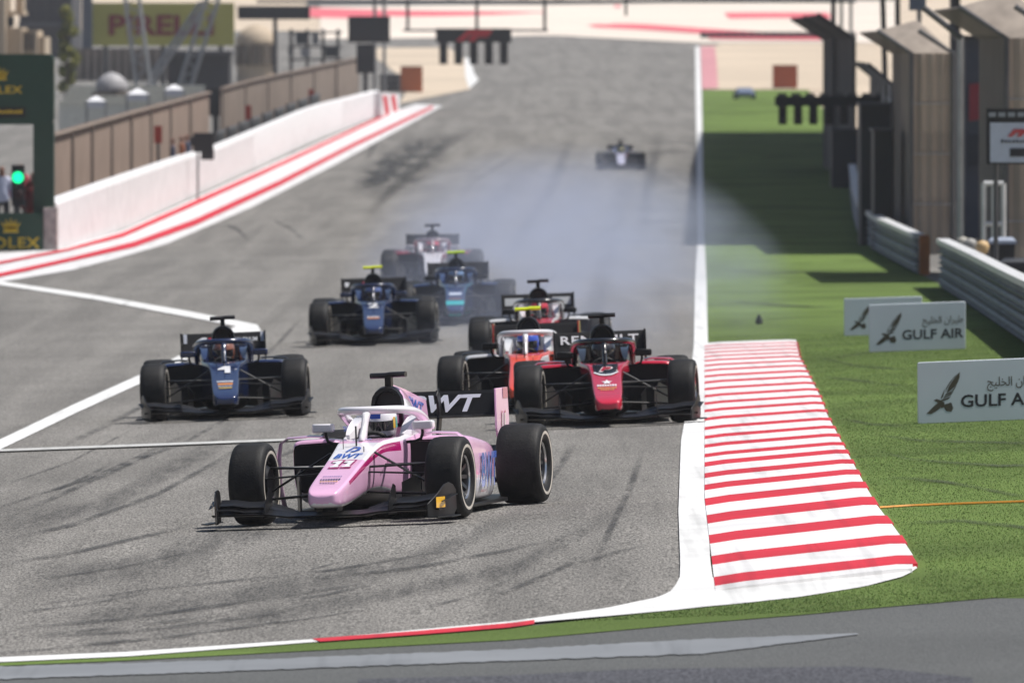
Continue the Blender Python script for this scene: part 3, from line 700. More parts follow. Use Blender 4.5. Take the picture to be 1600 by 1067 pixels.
# side pods
def pod_loop(y, x0, x1, z0, z1, r=.05):
    r = min(r, (z1-z0)*.4, (x1-x0)*.4)
    return [(x0, y, z0), (x1 - r*1.6, y, z0), (x1 - r*.4, y, z0 + r*.6), (x1, y, z0 + (z1-z0)*.35), (x1, y, z1 - r*1.1), (x1 - r*.3, y, z1 - r*.3), (x1 - r*1.2, y, z1), (x0 + (x1-x0)*.5, y, z1 + .006), (x0, y, z1 + .008)]
for s in (1, -1):
    S = [pod_loop(.98, .25, .700, .20, .625), pod_loop(1.02, .24, .715, .17, .640), pod_loop(1.25, .22, .735, .10, .640), pod_loop(1.6, .20, .735, .085, .60), pod_loop(2.0, .18, .735, .08, .56), pod_loop(2.4, .14, .68, .08, .48), pod_loop(2.75, .10, .46, .08, .37), pod_loop(3.05, .08, .26, .10, .30)]
    S = [[(s*x, y, z) for x, y, z in q] for q in S]
    def smf(a, j):
        if a < 0: return 3
        if j <= 1: return 2
        if j == 2: return 2 if a >= 1 else 1
        if j == 3: return 1
        return 0
    sp = part('sidepod', MB().loft(S, mf=smf, cap=True), ['pod', 'podside', 'podlow', 'black'], sub=2, smooth=60)
    # inlet mouth with a lip and vertical vane
    lo = [(s*x, y, z) for x, y, z in pod_loop(.972, .262, .694, .212, .606, .045)]; li = [(s*x, .990, z) for x, y, z in pod_loop(0, .275, .682, .226, .594, .04)]
    mb = MB().loft([lo, li], cap=False, m=0); i = mb.add([(x, .9665, z) for x, y, z in li]); mb.face([i+k for k in range(9)], 1)
    part('inlet', mb, ['black', 'black'], sp)
    # pod vane: arch standing at the front corner of the pod
    path = [(s*.74, .80, .09), (s*.775, .79, .30), (s*.775, .79, .52), (s*.755, .80, .625), (s*.70, .82, .662), (s*.52, .86, .672), (s*.42, .88, .665)]
    mb = MB(); q = []
    for k, p in enumerate(path):
        c = .085 if k < 3 else .065
        a = Vector(path[min(k+1, 6)]) - Vector(path[max(k-1, 0)]); nrm = Vector((0, 1, 0)).cross(a).normalized()*.011
        p = Vector(p); q.append([p + Vector((0, -c, 0)), p + nrm, p + Vector((0, c, 0)), p - nrm])
    mb.loft(q)
    part('pod_vane', mb, ['vane'], sp, smooth=50)
    # barge boards
    mb = MB()
    mb.loft([[(s*.50, .30, .08), (s*.505, .30, .08), (s*.505, .30, .33), (s*.50, .30, .33)], [(s*.56, .62, .06), (s*.566, .62, .06), (s*.566, .62, .42), (s*.56, .62, .42)], [(s*.66, .92, .06), (s*.666, .92, .06), (s*.666, .92, .36), (s*.66, .92, .36)]])
    mb.loft([[(s*.36, .20, .10), (s*.365, .20, .10), (s*.365, .20, .30), (s*.36, .20, .30)], [(s*.42, .62, .06), (s*.426, .62, .06), (s*.426, .62, .36), (s*.42, .62, .36)]])
    part('barge_board', mb, ['carbon'])
    # mirror on its stalk
    mb = MB().loft([[(s*x, .86 + sy*d, .735 + sz*h) for sx, sy, sz in ((0, -1, -1), (0, 1, -1), (0, 1, 1), (0, -1, 1))] for x, d, h in ((.325, .030, .026), (.34, .050, .033), (.49, .050, .036), (.505, .030, .028))])
    mi = part('mirror', mb, ['mirror'], bevel=.012)
    part('stalk', MB().tube([(s*.40, .87, .715), (s*.40, .88, .67), (s*.385, .88, .625), (s*.34, .88, .605), (s*.25, .88, .60)], .013, 8), ['carbon'], mi)
    # suspension arms
    WX = s*.80
    for nm, paths, r in (('upper_wishbone', [[(s*.155, -.10, .44), (WX*.86, .02, .45)], [(s*.185, .36, .44), (WX*.86, .02, .45)]], .014),
                         ('lower_wishbone', [[(s*.13, -.10, .24), (WX*.87, .02, .20)], [(s*.19, .42, .22), (WX*.87, .02, .20)]], .015),
                         ('push_rod', [[(s*.18, .06, .55), (WX*.84, .02, .26)]], .014), ('track_rod', [[(s*.16, -.14, .40), (WX*.86, -.12, .37)]], .011)):
        mb = MB()
        for pth in paths: mb.tube(pth, r, 8, flat=(1.5, .7))
        part(nm, mb, ['carbon'])
    mb = MB()
    for pth in ([(s*.13, 2.9, .40), (s*.70, 3.135, .43)], [(s*.13, 3.3, .40), (s*.70, 3.135, .43)], [(s*.13, 2.8, .20), (s*.70, 3.135, .20)], [(s*.13, 3.35, .22), (s*.70, 3.135, .20)], [(s*.10, 3.135, .33), (s*.72, 3.135, .33)]): mb.tube(pth, .016, 8)
    part('rear_wishbone', mb, ['carbon'])
# floor, gearbox, diffuser
mb = MB().prism([(-.30, .45), (.30, .45), (.50, .75), (.70, .95), (.72, 2.6), (.60, 2.9), (.52, 3.5), (-.52, 3.5), (-.60, 2.9), (-.72, 2.6), (-.70, .95), (-.50, .75)], (0, 0, .045), (1, 0, 0), (0, 1, 0), (0, 0, .03))
part('floor', mb, ['carbon'], bevel=.006)
mb = MB().loft([[(-w, y, z0), (w, y, z0), (w, y, z1), (-w, y, z1)] for y, w, z0, z1 in ((2.8, .16, .10, .40), (3.3, .12, .12, .40), (3.65, .09, .16, .36))])
part('gearbox', mb, ['carbon'], bevel=.02)
# front wing
def foil(x, y0, c, z, t, ang, n=10, lift=0.0):
    """aerofoil loop at span x: leading edge y0, chord c, thickness t, rotated so the rear rises by ang"""
    pts = []
    ca, sa = math.cos(ang), math.sin(ang)
    for k in range(n):
        u = (1 - math.cos(2*math.pi*k/n))/2; up = 1 if k <= n/2 else -1
        th = t*(math.sqrt(max(0, u))*1.2*(1-u)+.12*(1-u)+.03)
        cam_ = -.10*c*math.sin(math.pi*u)
        yy = u*c; zz = th*c*up*.5 + cam_
        pts.append((x, y0 + yy*ca - zz*sa, z + yy*sa + zz*ca))
    return pts
xs = [-.925, -.80, -.62, -.45, -.30, -.16, 0, .16, .30, .45, .62, .80, .925]
S = []
for x in xs:
    a = abs(x); z = .095 + (.025 if a > .3 else 0)*min(1, (a-.3)/.2 if a > .3 else 0); S.append(foil(x, -1.10 + .05*(a/.925)**2, .26, z, .09, R(5 if a < .3 else 7)))
fw = part('front_wing', MB().loft(S), ['carbon'], smooth=50)
for s in (1, -1):
    for k, (y0, z0, c, ang) in enumerate(((-.955, .100, .15, 13), (-.865, .135, .13, 20))):
        S = []
        for a in (.30, .42, .55, .68, .80, .918):
            f = min(1, (a-.30)/.22); S.append(foil(s*a, y0 + .03*f + (.02*a), c*(.75+.25*f), z0 + .030*f - .03*(1-f) + (.02 if a > .75 else 0), .10, R(ang)))
        part('flap', MB().loft(S), ['carbon'], fw, smooth=50)
    mb = MB(); S = []
    for y, x, z0, z1 in ((-1.14, .845, .05, .16), (-1.06, .875, .045, .20), (-.96, .905, .045, .25), (-.84, .925, .045, .305), (-.72, .936, .045, .315), (-.62, .945, .05, .295), (-.56, .955, .10, .25)):
        S.append([(s*x, y, z0), (s*(x+.012), y, z0), (s*(x+.012), y, z1), (s*x, y, z1)])
    mb.loft(S)
    mb.prism([(0, -1.13), (.085, -1.00), (.085, -.66), (0, -.58)], (s*.937, 0, .046), (s, 0, 0), (0, 1, 0), (0, 0, .010))
    mb.loft([[(s*.938, -1.0, .17), (s*.955, -1.0, .17), (s*.955, -1.0, .175), (s*.938, -1.0, .175)], [(s*.938, -.66, .215), (s*1.00, -.66, .215), (s*1.00, -.66, .222), (s*.938, -.66, .222)]])
    ep = part('endplate', mb, ['carbon'], fw, bevel=.003)
    mb = MB().prism([(-1.02, .08), (-.70, .08), (-.70, .30), (-.78, .32), (-.95, .20)], (s*.50, 0, 0), (0, 1, 0), (0, 0, 1), (s*.008, 0, 0))
    part('fence', mb, ['carbon'], fw)
    mb = MB().loft([[(s*.075, -1.0, .12), (s*.083, -1.0, .12), (s*.083, -.78, .12), (s*.075, -.78, .12)], [(s*.10, -.96, .20), (s*.108, -.96, .20), (s*.108, -.74, .20), (s*.10, -.74, .20)]])
    part('pylon', mb, ['carbon'], fw)
# rear wing
S = [foil(x, 3.38, .30, .725, .13, R(17)) for x in (-.482, -.25, 0, .25, .482)]
rw = part('rear_wing', MB().loft(S), ['wing'], smooth=50)
S = [foil(x, 3.62, .20, .832, .10, R(30)) for x in (-.482, 0, .482)]
part('flap', MB().loft(S), ['wingflap'], rw, smooth=50)
mb = MB().prism([(3.44, .715), (3.52, .715), (3.60, .905), (3.585, .912)], (-.478, 0, 0), (0, 1, 0), (0, 0, 1), (.956, 0, 0))
part('wing_board', mb, ['wing'], rw)
S = [foil(x, 3.40, .20, .43, .14, R(14)) for x in (-.48, 0, .48)]
part('beam_wing', MB().loft(S), ['carbon'], rw, smooth=50)
for s in (1, -1):
    mb = MB().prism([(3.34, .95), (3.80, .95), (3.83, .68), (3.72, .36), (3.52, .34), (3.40, .50), (3.33, .62)], (s*.482, 0, 0), (0, 1, 0), (0, 0, 1), (s*.016, 0, 0))
    part('endplate', mb, ['endplate'], rw, bevel=.004)
mb = MB()
mb.prism([(3.30, .38), (3.42, .38), (3.44, .60), (3.52, .75), (3.46, .92), (3.38, .95), (3.32, .90), (3.38, .84), (3.40, .76), (3.33, .62)], (-.02, 0, 0), (0, 1, 0), (0, 0, 1), (.022, 0, 0))
part('wing_mount', mb, ['carbon'], rw, bevel=.005)
mb = MB().box((0, 3.80, .33), (.10, .02, .07)); part('rain_light', mb, ['rainlight'], bevel=.006)
# cockpit fittings
mb = MB().tube([(.13*math.cos(t), .80 + .03*math.sin(t), .60 + .085*math.sin(t)) for t in [2*math.pi*k/16 for k in range(17)]], .018, 6); mb.box((0, .80, .60), (.16, .03, .10))
part('steering_wheel', mb, ['black'])
for x, y, z0, z1, r in ((.0, .20, .585, .76, .0075), (-.09, .12, .57, .68, .0035), (.10, .02, .55, .60, .004)): part('antenna', MB().tube([(x, y, z0), (x, y+.004, z1)], r, 5), ['black'])
# wheels
def wheel(x, y, w, s, steer):
    Rr = .33
    prof = [(-w*.80, .178), (-w*.97, .205), (-w*1.0, .238), (-w*1.01, .262), (-w*.99, .285), (-w*.93, .308), (-w*.80, .323), (-w*.5, .329), (0, .3305), (w*.5, .329), (w*.80, .323), (w*.93, .308), (w*.99, .285), (w*1.01, .262), (w*1.0, .238), (w*.97, .205), (w*.80, .178), (w*.55, .170), (-w*.55, .170), (-w*.80, .178)]
    def mf(j): return 1 if j in (2, 13) else 0
    o = s*w
    rim = MB().lathe([(o*.80, .181), (o*.83, .176), (o*.76, .164), (o*.60, .158), (-o*.6, .158), (-o*.78, .166), (-o*.83, .176), (-o*.80, .181)], 36, mf=lambda j: 1 if j <= 1 or j >= 5 else 0)
    for k in range(10):
        t = 2*math.pi*k/10; d = Vector((0, math.cos(t), math.sin(t))); e = Vector((0, -math.sin(t), math.cos(t)))
        c0 = Vector((o*.40, 0, 0)) + d*.05; c1 = Vector((o*.66, 0, 0)) + d*.163
        rim.loft([[c0 + e*.014 + Vector((.008*s, 0, 0)), c0 - e*.014 + Vector((.008*s, 0, 0)), c0 - e*.014 - Vector((.012*s, 0, 0)), c0 + e*.014 - Vector((.012*s, 0, 0))],
                  [c1 + e*.016 + Vector((.006*s, 0, 0)), c1 - e*.016 + Vector((.006*s, 0, 0)), c1 - e*.016 - Vector((.010*s, 0, 0)), c1 + e*.016 - Vector((.010*s, 0, 0))]])
    rim.lathe([(o*.30, .001), (o*.30, .062), (o*.44, .058), (o*.47, .034), (o*.55, .030), (o*.56, .001)], 20)
    wi = part('wheel', rim, ['rim', 'lip'], loc=(x, y, Rr), smooth=30)
    part('tyre', MB().lathe(prof, 56, mf=mf), ['tyre', 'ring'], wi, smooth=40)
    part('brake_drum', MB().lathe([(o*.25, .001), (o*.25, .145), (-o*.75, .150), (-o*.95, .12), (-o*.95, .001)], 28), ['carbon'], wi, smooth=30)
    return wi
FRONT = [wheel(.805, 0, .145, 1, 1), wheel(-.805, 0, .145, -1, 1)]
wheel(.755, 3.135, .185, 1, 0); wheel(-.755, 3.135, .185, -1, 0)

# seated driver: one continuous body, helmet as a child
def skin_mesh(name, verts, edges, radii, root, sub=1):
    me = bpy.data.meshes.new(name); me.from_pydata(verts, edges, [])
    ob = bpy.data.objects.new(name, me); COL.objects.link(ob)
    md = ob.modifiers.new('s', 'SKIN'); md.use_smooth_shade = True
    sv = me.skin_vertices[0].data
    for i, r in enumerate(radii):
        sv[i].radius = (r, r) if not isinstance(r, tuple) else r
        sv[i].use_root = (i == root)
    ms = ob.modifiers.new('d', 'SUBSURF'); ms.levels = sub; ms.render_levels = sub
    bpy.context.view_layer.update()
    out = bpy.data.meshes.new_from_object(ob.evaluated_get(bpy.context.evaluated_depsgraph_get()))
    bpy.data.objects.remove(ob); bpy.data.meshes.remove(me)
    out.materials.clear(); out.materials.append(None)
    out.shade_smooth(); out.name = name
    return out
DRV = skin_mesh('driver_body', [(0, 1.22, .20), (0, 1.20, .36), (0, 1.19, .52), (0, 1.185, .60), (.17, 1.17, .56), (.22, 1.02, .46), (.13, .84, .60), (-.17, 1.17, .56), (-.22, 1.02, .46), (-.13, .84, .60),
                                (.10, 1.05, .16), (.10, .62, .30), (.10, .30, .24), (-.10, 1.05, .16), (-.10, .62, .30), (-.10, .30, .24)],
                [(0, 1), (1, 2), (2, 3), (2, 4), (4, 5), (5, 6), (2, 7), (7, 8), (8, 9), (0, 10), (10, 11), (11, 12), (0, 13), (13, 14), (14, 15)],
                [(.16, .11), (.15, .11), (.15, .10), .055, .07, .05, .035, .07, .05, .035, .085, .06, .045, .085, .06, .045], 0)
def helmet_meshes():
    secs = []
    # profile rings from the chin up; egg shape, longer front to back
    for z, rx, ry, oy in ((-.135, .070, .085, .0), (-.125, .095, .115, -.005), (-.085, .115, .138, -.010), (-.03, .126, .146, -.008), (.03, .130, .146, 0), (.075, .122, .136, .004), (.11, .098, .112, .006), (.132, .058, .070, .008), (.138, .015, .02, .008)):
        secs.append([(rx*math.sin(2*math.pi*k/20), oy - ry*math.cos(2*math.pi*k/20)*(1.06 if math.cos(2*math.pi*k/20) > .6 and z < 0 else 1), z) for k in range(20)])
    def mf(a, j):
        f = min(j, 19-j)
        if a >= 5: return 0
        if a == 0: return 1
        return 1 if f > 5 and a < 5 else 2 if (a <= 1 and f < 4) else 0
    shell = MB().loft(secs, mf=mf).mesh('helmet', 3, 60)
    v = MB(); rows = []
    for z in (-.045, -.02, .01, .036):
        rows.append([(.133*math.sin(t), -.008 - .155*math.cos(t), z) for t in [-1.15 + 2.3*k/10 for k in range(11)]])
    v.loft(rows, closed=False, cap=False); vis = v.mesh('visor', 1, 60)
    return shell, vis
HEL, VIS = helmet_meshes()

# ------------------------------------------------------------------ the field of cars
RAIN = plain('rain_light_red', (.35, .01, .01), .3)
def dress(L):
    d = {'carbon': M_BLACK, 'black': M_DARK, 'tyre': M_TYRE, 'ring': M_RINGW, 'rim': M_RIM, 'lip': M_LIP, 'rainlight': RAIN}
    base = {'nose': 'a', 'logo_panel': 'a', 'cowl': 'a', 'flank': 'a', 'stripe': 'a', 'lower': 'a', 'edge': 'a', 'headrest': 'a', 'cover': 'a', 'covertop': 'a', 'fin': 'a', 'tcam': 'k', 'halo': 'a',
            'pod': 'a', 'podside': 'a', 'podlow': 'k', 'vane': 'a', 'mirror': 'a', 'wing': 'k', 'wingflap': 'k', 'endplate': 'k'}
    for k, v in base.items():
        c = L.get(k, L.get('nose', L['a']) if k == 'logo_panel' else L['a'] if v == 'a' else 'k')
        d[k] = M_BLACK if c == 'k' else paint(c)
    return d
def ground_frame(p, th):
    """axes of a thing standing on the track at p, turned by th about the vertical and resting on the slope"""
    x = Vector((math.cos(th), math.sin(th), 0)); y = Vector((-math.sin(th), math.cos(th), 0))
    def h(q): return gz(q.x, q.y)
    fl, fr, rl, rr = (p + x*.8, p - x*.8, p + x*.77 + y*3.135, p - x*.77 + y*3.135)
    ax = Vector((fl.x, fl.y, h(fl))) - Vector((fr.x, fr.y, h(fr)))
    m0 = (Vector((fl.x, fl.y, h(fl))) + Vector((fr.x, fr.y, h(fr))))/2; m1 = (Vector((rl.x, rl.y, h(rl))) + Vector((rr.x, rr.y, h(rr))))/2
    ay = (m1 - m0).normalized(); ax = (ax - ay*ax.dot(ay)).normalized(); az = ax.cross(ay)
    M = Matrix((ax, ay, az)).transposed().to_4x4(); M.translation = m0
    return M
CARGROUP = 'single-seaters racing down the straight'
def make_car(px, py, th, steer, L, label, dlabel):
    d = dress(L); M = ground_frame(P(px, py), R(th))
    root = thing('race_car', label, 'race car', group=CARGROUP); root.matrix_world = M
    obs = []
    for i, (name, me, keys, loc, par, sub, solid, bev) in enumerate(CAR):
        o = bpy.data.objects.new(name, me); COL.objects.link(o); o.parent = root if par is None else obs[par]; o.location = loc
        for k, key in enumerate(keys):
            o.material_slots[k].link = 'OBJECT'; o.material_slots[k].material = d[key]
        if bev:
            b = o.modifiers.new('bevel', 'BEVEL'); b.width = bev; b.segments = 2; b.limit_method = 'ANGLE'
        if sub:
            s = o.modifiers.new('subsurf', 'SUBSURF'); s.levels = sub; s.render_levels = sub
        if i in FRONT: o.rotation_euler = (0, 0, R(steer))
        obs.append(o)
    # driver
    dr = thing('person', dlabel, 'person'); dr.matrix_world = M; dr['group'] = 'drivers in the cars'
    body = bpy.data.objects.new('body', DRV); COL.objects.link(body); body.parent = dr
    body.material_slots[0].link = 'OBJECT'; body.material_slots[0].material = flat(L.get('suit', '#222226'))
    h = bpy.data.objects.new('helmet', HEL); COL.objects.link(h); h.parent = dr; h.location = (0, 1.175, .745); h.rotation_euler = (R(4), 0, R(L.get('look', -8)))
    for k, c in enumerate(L.get('helmet', ('#d8d8dc', '#c02040', '#222222'))):
        h.material_slots[k].link = 'OBJECT'; h.material_slots[k].material = paint(c)
    v = bpy.data.objects.new('visor', VIS); COL.objects.link(v); v.parent = h
    v.material_slots[0].link = 'OBJECT'; v.material_slots[0].material = plain('visor_dark', (.02, .02, .025), .08, 0, .1, 5, .8)
    root['driver'] = 1; del root['driver']
    return root, obs, dr, h
U, V_ = (1, 0, 0), (0, .972, .235)          # reading directions on the sloping nose
def nose_pt(y, x=0): return (x, y, ZT(y) + .004)
def on_nose(root, key, y, w, l, mat, x=0, name='lettering'):
    return lettering(root, key, nose_pt(y, x), U, V_, w, l, mat, name, .004)
def nose_bar(root, y, w, l, mat, x=0, name='sponsor_mark'):
    return polys(root, [[(-w/2, -l/2), (w/2, -l/2), (w/2, l/2), (-w/2, l/2)]], nose_pt(y, x), U, V_, 1, mat, name, .004)
def tiny_rows(root, y, w, l, mat, n=9, name='small_print'):
    pl = []
    for k in range(n):
        a = -w/2 + w*k/n; b = a + w/n*.72; z = l*random.uniform(.7, 1)
        pl.append([(a, -z/2), (b, -z/2), (b, z/2), (a, z/2)])
    return polys(root, pl, nose_pt(y), U, V_, 1, mat, name, .004)
def part_named(root, n, k=0):
    return [c for c in root.children if c.name.split('.')[0] == n][k]

# --- pink car, turning in ahead of the others
PK, PW, PM, PB = '#e7b4d6', '#e9e6ea', '#b01268', '#1d56b8'
L = dict(a=PK, nose=PK, cowl=PW, logo_panel=PW, flank=PK, stripe=PM, lower=PW, edge=PW, headrest=PW, cover=PW, covertop=PK, fin=PK, halo=PW, pod=PK, podside=PK, podlow=PW, vane=PK, mirror=PW,
         endplate=PK, suit='#c9a0bd', helmet=('#e6e3e8', '#d8329a', '#2a2a2e'), look=-6)
car, obs, drv, hel = make_car(553, 815, -11.8, -1.5, L, 'pink and white racing car numbered 11 leading through the corner', 'driver in white and pink helmet with stripes sitting in the pink racing car')
INK_B, INK_W, INK_M = paint(PB), paint('#f2f2f4'), paint(PM)
polys(car, [[(-.085, -.12), (-.055, -.12), (.02, .12), (-.01, .12)], [(-.01, .12), (.02, .12), (.075, .115), (.075, .075), (.03, .07), (.0, .07)], [(.045, .075), (.085, .09), (.10, .04), (.095, -.03), (.06, -.08), (.03, -.05), (.06, 0)],
            [(-.02, -.12), (.03, -.12), (.075, -.075), (.03, -.06), (-.005, -.075)]], nose_pt(.075), U, V_, .62, INK_B, 'emblem')
on_nose(car, 'BWT', -.11, .225, .13, INK_B)
tiny_rows(car, .44, .16, .03, paint('#8a7aa8'), 9); tiny_rows(car, .52, .11, .022, paint('#6a6a90'), 6)
ONE = [(-.055, .045), (-.055, .085), (-.02, .11), (.035, .11), (.035, -.07), (.05, -.07), (.05, -.11), (-.03, -.11), (-.03, -.07), (-.012, -.07), (-.012, .045)]
def ones(root, y, sc, mat, lift, grow):
    for dx in (-.052, .052):
        cx = sum(a for a, b in ONE)/len(ONE); pl = [(((a-cx)*grow+cx + dx/sc*.92 + (b*grow)*.12), b*grow) for a, b in ONE]
        polys(root, [pl], nose_pt(y), U, V_, sc, mat, 'number', lift)
ones(car, -.345, 1.0, INK_M, .003, 1.12); ones(car, -.345, 1.0, INK_W, .005, .84)
tiny_rows(car, -.70, .16, .022, paint('#5a5a9a')); tiny_rows(car, -.785, .17, .04, paint('#26203a'), 8); tiny_rows(car, -.845, .15, .025, paint('#d8a030'), 7); tiny_rows(car, -.895, .13, .02, paint('#403060'), 6)
ZC = .655
for s in (1, -1):
    # emblem and letters on the cockpit shoulders, pod flank and end plates
    lettering(car, 'BWT', (s*.283 - s*.0, 1.16, .715), (0, s*1, 0), (0, 0, 1), .20, .045, INK_B, 'lettering', .012)
    lettering(car, 'BWT', (s*.735, 1.78, .335), (0, s*1, 0), (0, 0, 1), .62, .28, INK_B, 'lettering', .012)
    lettering(car, 'MAGNUM', (s*.200, .40, .47), Vector((s*-.10, s*1, 0)) if s > 0 else Vector((.10, -1, 0)), (0, 0, 1), .34, .035, paint('#a0407a'), 'lettering', .022)
    polys(car, [[(-.035 + .07*math.cos(t)*.5 + .035, .045*math.sin(t)) for t in [2*math.pi*k/12 for k in range(12)]]], (s*.778, .80, .47), (0, s, 0), (0, 0, 1), 1, paint('#303036'), 'emblem', .012)
    # sponsor prints on pod tops, cockpit side and wing flaps
    polys(car, [[(.045*k, 0), (.045*k + .03, 0), (.045*k + .03, .028 + .008*(k % 2)), (.045*k, .03)] for k in range(9)], (s*.48 - (.2 if s < 0 else .2), 1.12, .652), (1, 0, .0), (0, 1, .0), 1, paint('#7a6aa8'), 'small_print', .004)
    polys(car, [[(.03*k, 0), (.03*k + .02, 0), (.03*k + .02, .02), (.03*k, .022)] for k in range(8)], (s*.7365, 1.42 if s > 0 else 1.66, .16), (0, s, 0), (0, 0, 1), 1, paint('#303036'), 'small_print', .012)
    rwp = part_named(car, 'rear_wing')
    lettering(rwp, '11', (s*.499, 3.58, .66), (0, s, 0), (0, 0, 1), .20, .20, INK_M, 'number', .004)
    lettering(rwp, '11', (s*.499, 3.58, .66), (0, s, 0), (0, 0, 1), .15, .16, INK_W, 'number', .006)
    polys(rwp, [[(.02, .86), (.21, .86), (.21, .949), (.02, .949)]], (s*.499, 3.58, 0), (0, 1, 0) if s > 0 else (0, 1, 0), (0, 0, 1), 1, INK_M, 'panel', .003 if s > 0 else -.003)
    polys(part_named(car, 'front_wing'), [[(-.075, -.04), (.075, -.04), (.075, .045), (-.075, .045)]], (s*.9185, -.98, .165), (s*.28, s*1, 0) if s > 0 else (.28, -1, 0), (0, 0, 1), 1, paint('#f0b400'), 'sticker', .012)
lettering(rwp, 'BWT', (.02, 3.535, .822), (1, 0, 0), (0, .42, .91), .62, .155, paint('#e8ecf4'), 'lettering', .03)
lettering(car, 'BWT', (.0125, 2.42, .855), (0, 1, -.14), (0, .14, 1), .62, .10, INK_B, 'lettering', .004)
polys(hel, [[(-.05, -.02), (.05, -.02), (.05, .02), (-.05, .02)]], (0, -.158, .075), (1, 0, 0), (0, .3, 1), 1, paint('#2848b0'), 'band', .01)
for k, (c, a0) in enumerate((('#e2b53c', 1.25), ('#4db6a8', 1.52), ('#e04a90', -1.35), ('#2848b0', -1.6))):
    mb = MB(); mb.loft([[(.1315*math.sin(a), -.149*math.cos(a), z) for a in (a0-.10, a0, a0+.10)] for z in (-.03, 0, .03, .06)], closed=False, cap=False)
    mb.obj('flash', paint(c), hel, 60)

# --- dark blue car numbered 1
BL = '#18284f'
L = dict(a=BL, lower='k', headrest=BL, cover='#10172c', fin='#10172c', vane='k', mirror=BL, halo='#162448', suit='#1c2230', helmet=('#8a5a4a', '#c85a2a', '#2a4a8a'), stripe=BL, podside='#121d3e')
car, obs, drv, hel = make_car(354, 654, 1.4, -5.5, L, 'dark blue racing car with white 1 on its nose beside the pit exit line', 'driver in dark helmet with orange patch sitting in the blue racing car numbered 1')
polys(car, [[(-.078, -.01), (-.078, .04), (-.01, .15), (.065, .15), (.065, -.15), (.0, -.15), (.0, .0)]], nose_pt(.0), U, V_, 1, INK_W, 'number', .005)
tiny_rows(car, -.52, .19, .055, INK_W); nose_bar(car, -.63, .17, .075, paint('#e08a2c')); tiny_rows(car, -.72, .16, .03, INK_W, 7); nose_bar(car, -.80, .15, .045, paint('#c8a528'))
rwp = part_named(car, 'rear_wing')
polys(rwp, [[(-.36, -.055), (-.30, .02), (-.24, .055), (-.19, .055), (-.19, -.055), (-.26, -.02)]], (0, 3.535, .825), (1, 0, 0), (0, .42, .91), 1, INK_W, 'emblem', .03)
polys(rwp, [[(-.17, -.01), (-.10, -.01), (-.10, .05), (-.17, .05)]], (0, 3.535, .825), (1, 0, 0), (0, .42, .91), 1, paint('#c02030'), 'emblem', .03)
lettering(rwp, 'MAGNUM', (.27, 3.535, .84), (1, 0, 0), (0, .42, .91), .26, .055, INK_W, 'lettering', .03)
for s in (1, -1): polys(rwp, [[(-.01, -.02), (.03, -.02), (.03, .10), (-.01, .10)]], (s*.45, 3.54, .83), (1, 0, 0), (0, .42, .91), 1, paint('#c9ccd6'), 'panel', .028)

# --- crimson and black car on the kerb
CR = '#c01f3c'
L = dict(a=CR, cowl='#14161c', lower='k', headrest='#18181c', cover='#121216', fin='#121216', covertop='#121216', vane=CR, mirror='k', halo='#101014', podside='#15151a', flank='#15151a', suit='#15151a', helmet=('#26262c', '#d0552a', '#1c1c1e'), stripe=CR, edge=CR)
car, obs, drv, hel = make_car(950, 664, .5, -6, L, 'crimson and black racing car with RENAULT rear wing running beside the kerb', 'driver in black helmet with orange flash sitting in the crimson racing car')
polys(car, [[(-.135, .26), (.135, .26), (.125, -.06), (.06, -.15), (0, -.17), (-.06, -.15), (-.125, -.06)]], nose_pt(.06), U, V_, 1, paint('#171a22'), 'shield', .003)
on_nose(car, 'P', .10, .15, .22, INK_W, name='emblem'); lettering(car, 'P', nose_pt(.10), U, V_, .12, .16, paint(CR), 'emblem', .008)
polys(car, [[(-.125, -.06), (-.06, -.15), (0, -.17), (.06, -.15), (.125, -.06), (.13, -.10), (.065, -.20), (0, -.225), (-.065, -.20), (-.13, -.10)]], nose_pt(.06), U, V_, 1, INK_W, 'trim', .005)
polys(car, [[(.06*math.sin(math.pi*k/5)*(1 if k % 2 == 0 else .45), .10*math.cos(math.pi*k/5)*(1 if k % 2 == 0 else .45)) for k in range(10)]], nose_pt(-.42), U, V_, 1, INK_W, 'star', .005)
tiny_rows(car, -.55, .21, .075, INK_W, 8); tiny_rows(car, -.65, .20, .05, paint('#e0a02c'), 9); tiny_rows(car, -.72, .15, .04, paint('#e0a02c'), 6)
rwp = part_named(car, 'rear_wing')
lettering(rwp, 'RENAULT', (0, 3.535, .84), (1, 0, 0), (0, .42, .91), .84, .10, INK_W, 'lettering', .03)

# --- orange and white car half hidden behind it
L = dict(a='#e0452a', cowl='#e04a2c', nose='#e04a2c', lower='k', headrest='#d8d8da', cover='#c23a22', fin='#c23a22', halo='#d6d4d8', pod='#c8c8cc', podside='#d84a30', vane='k', mirror='k', tcam='#c8d419', suit='#3040a0',
         helmet=('#3a55b8', '#d8dce8', '#30406a'), stripe='#e0e0e4', endplate='#b33020')
car, obs, drv, hel = make_car(822, 643, -2.5, -5, L, 'orange and white racing car with yellow camera pod half hidden behind the crimson car', 'driver in blue helmet sitting in the orange and white racing car')
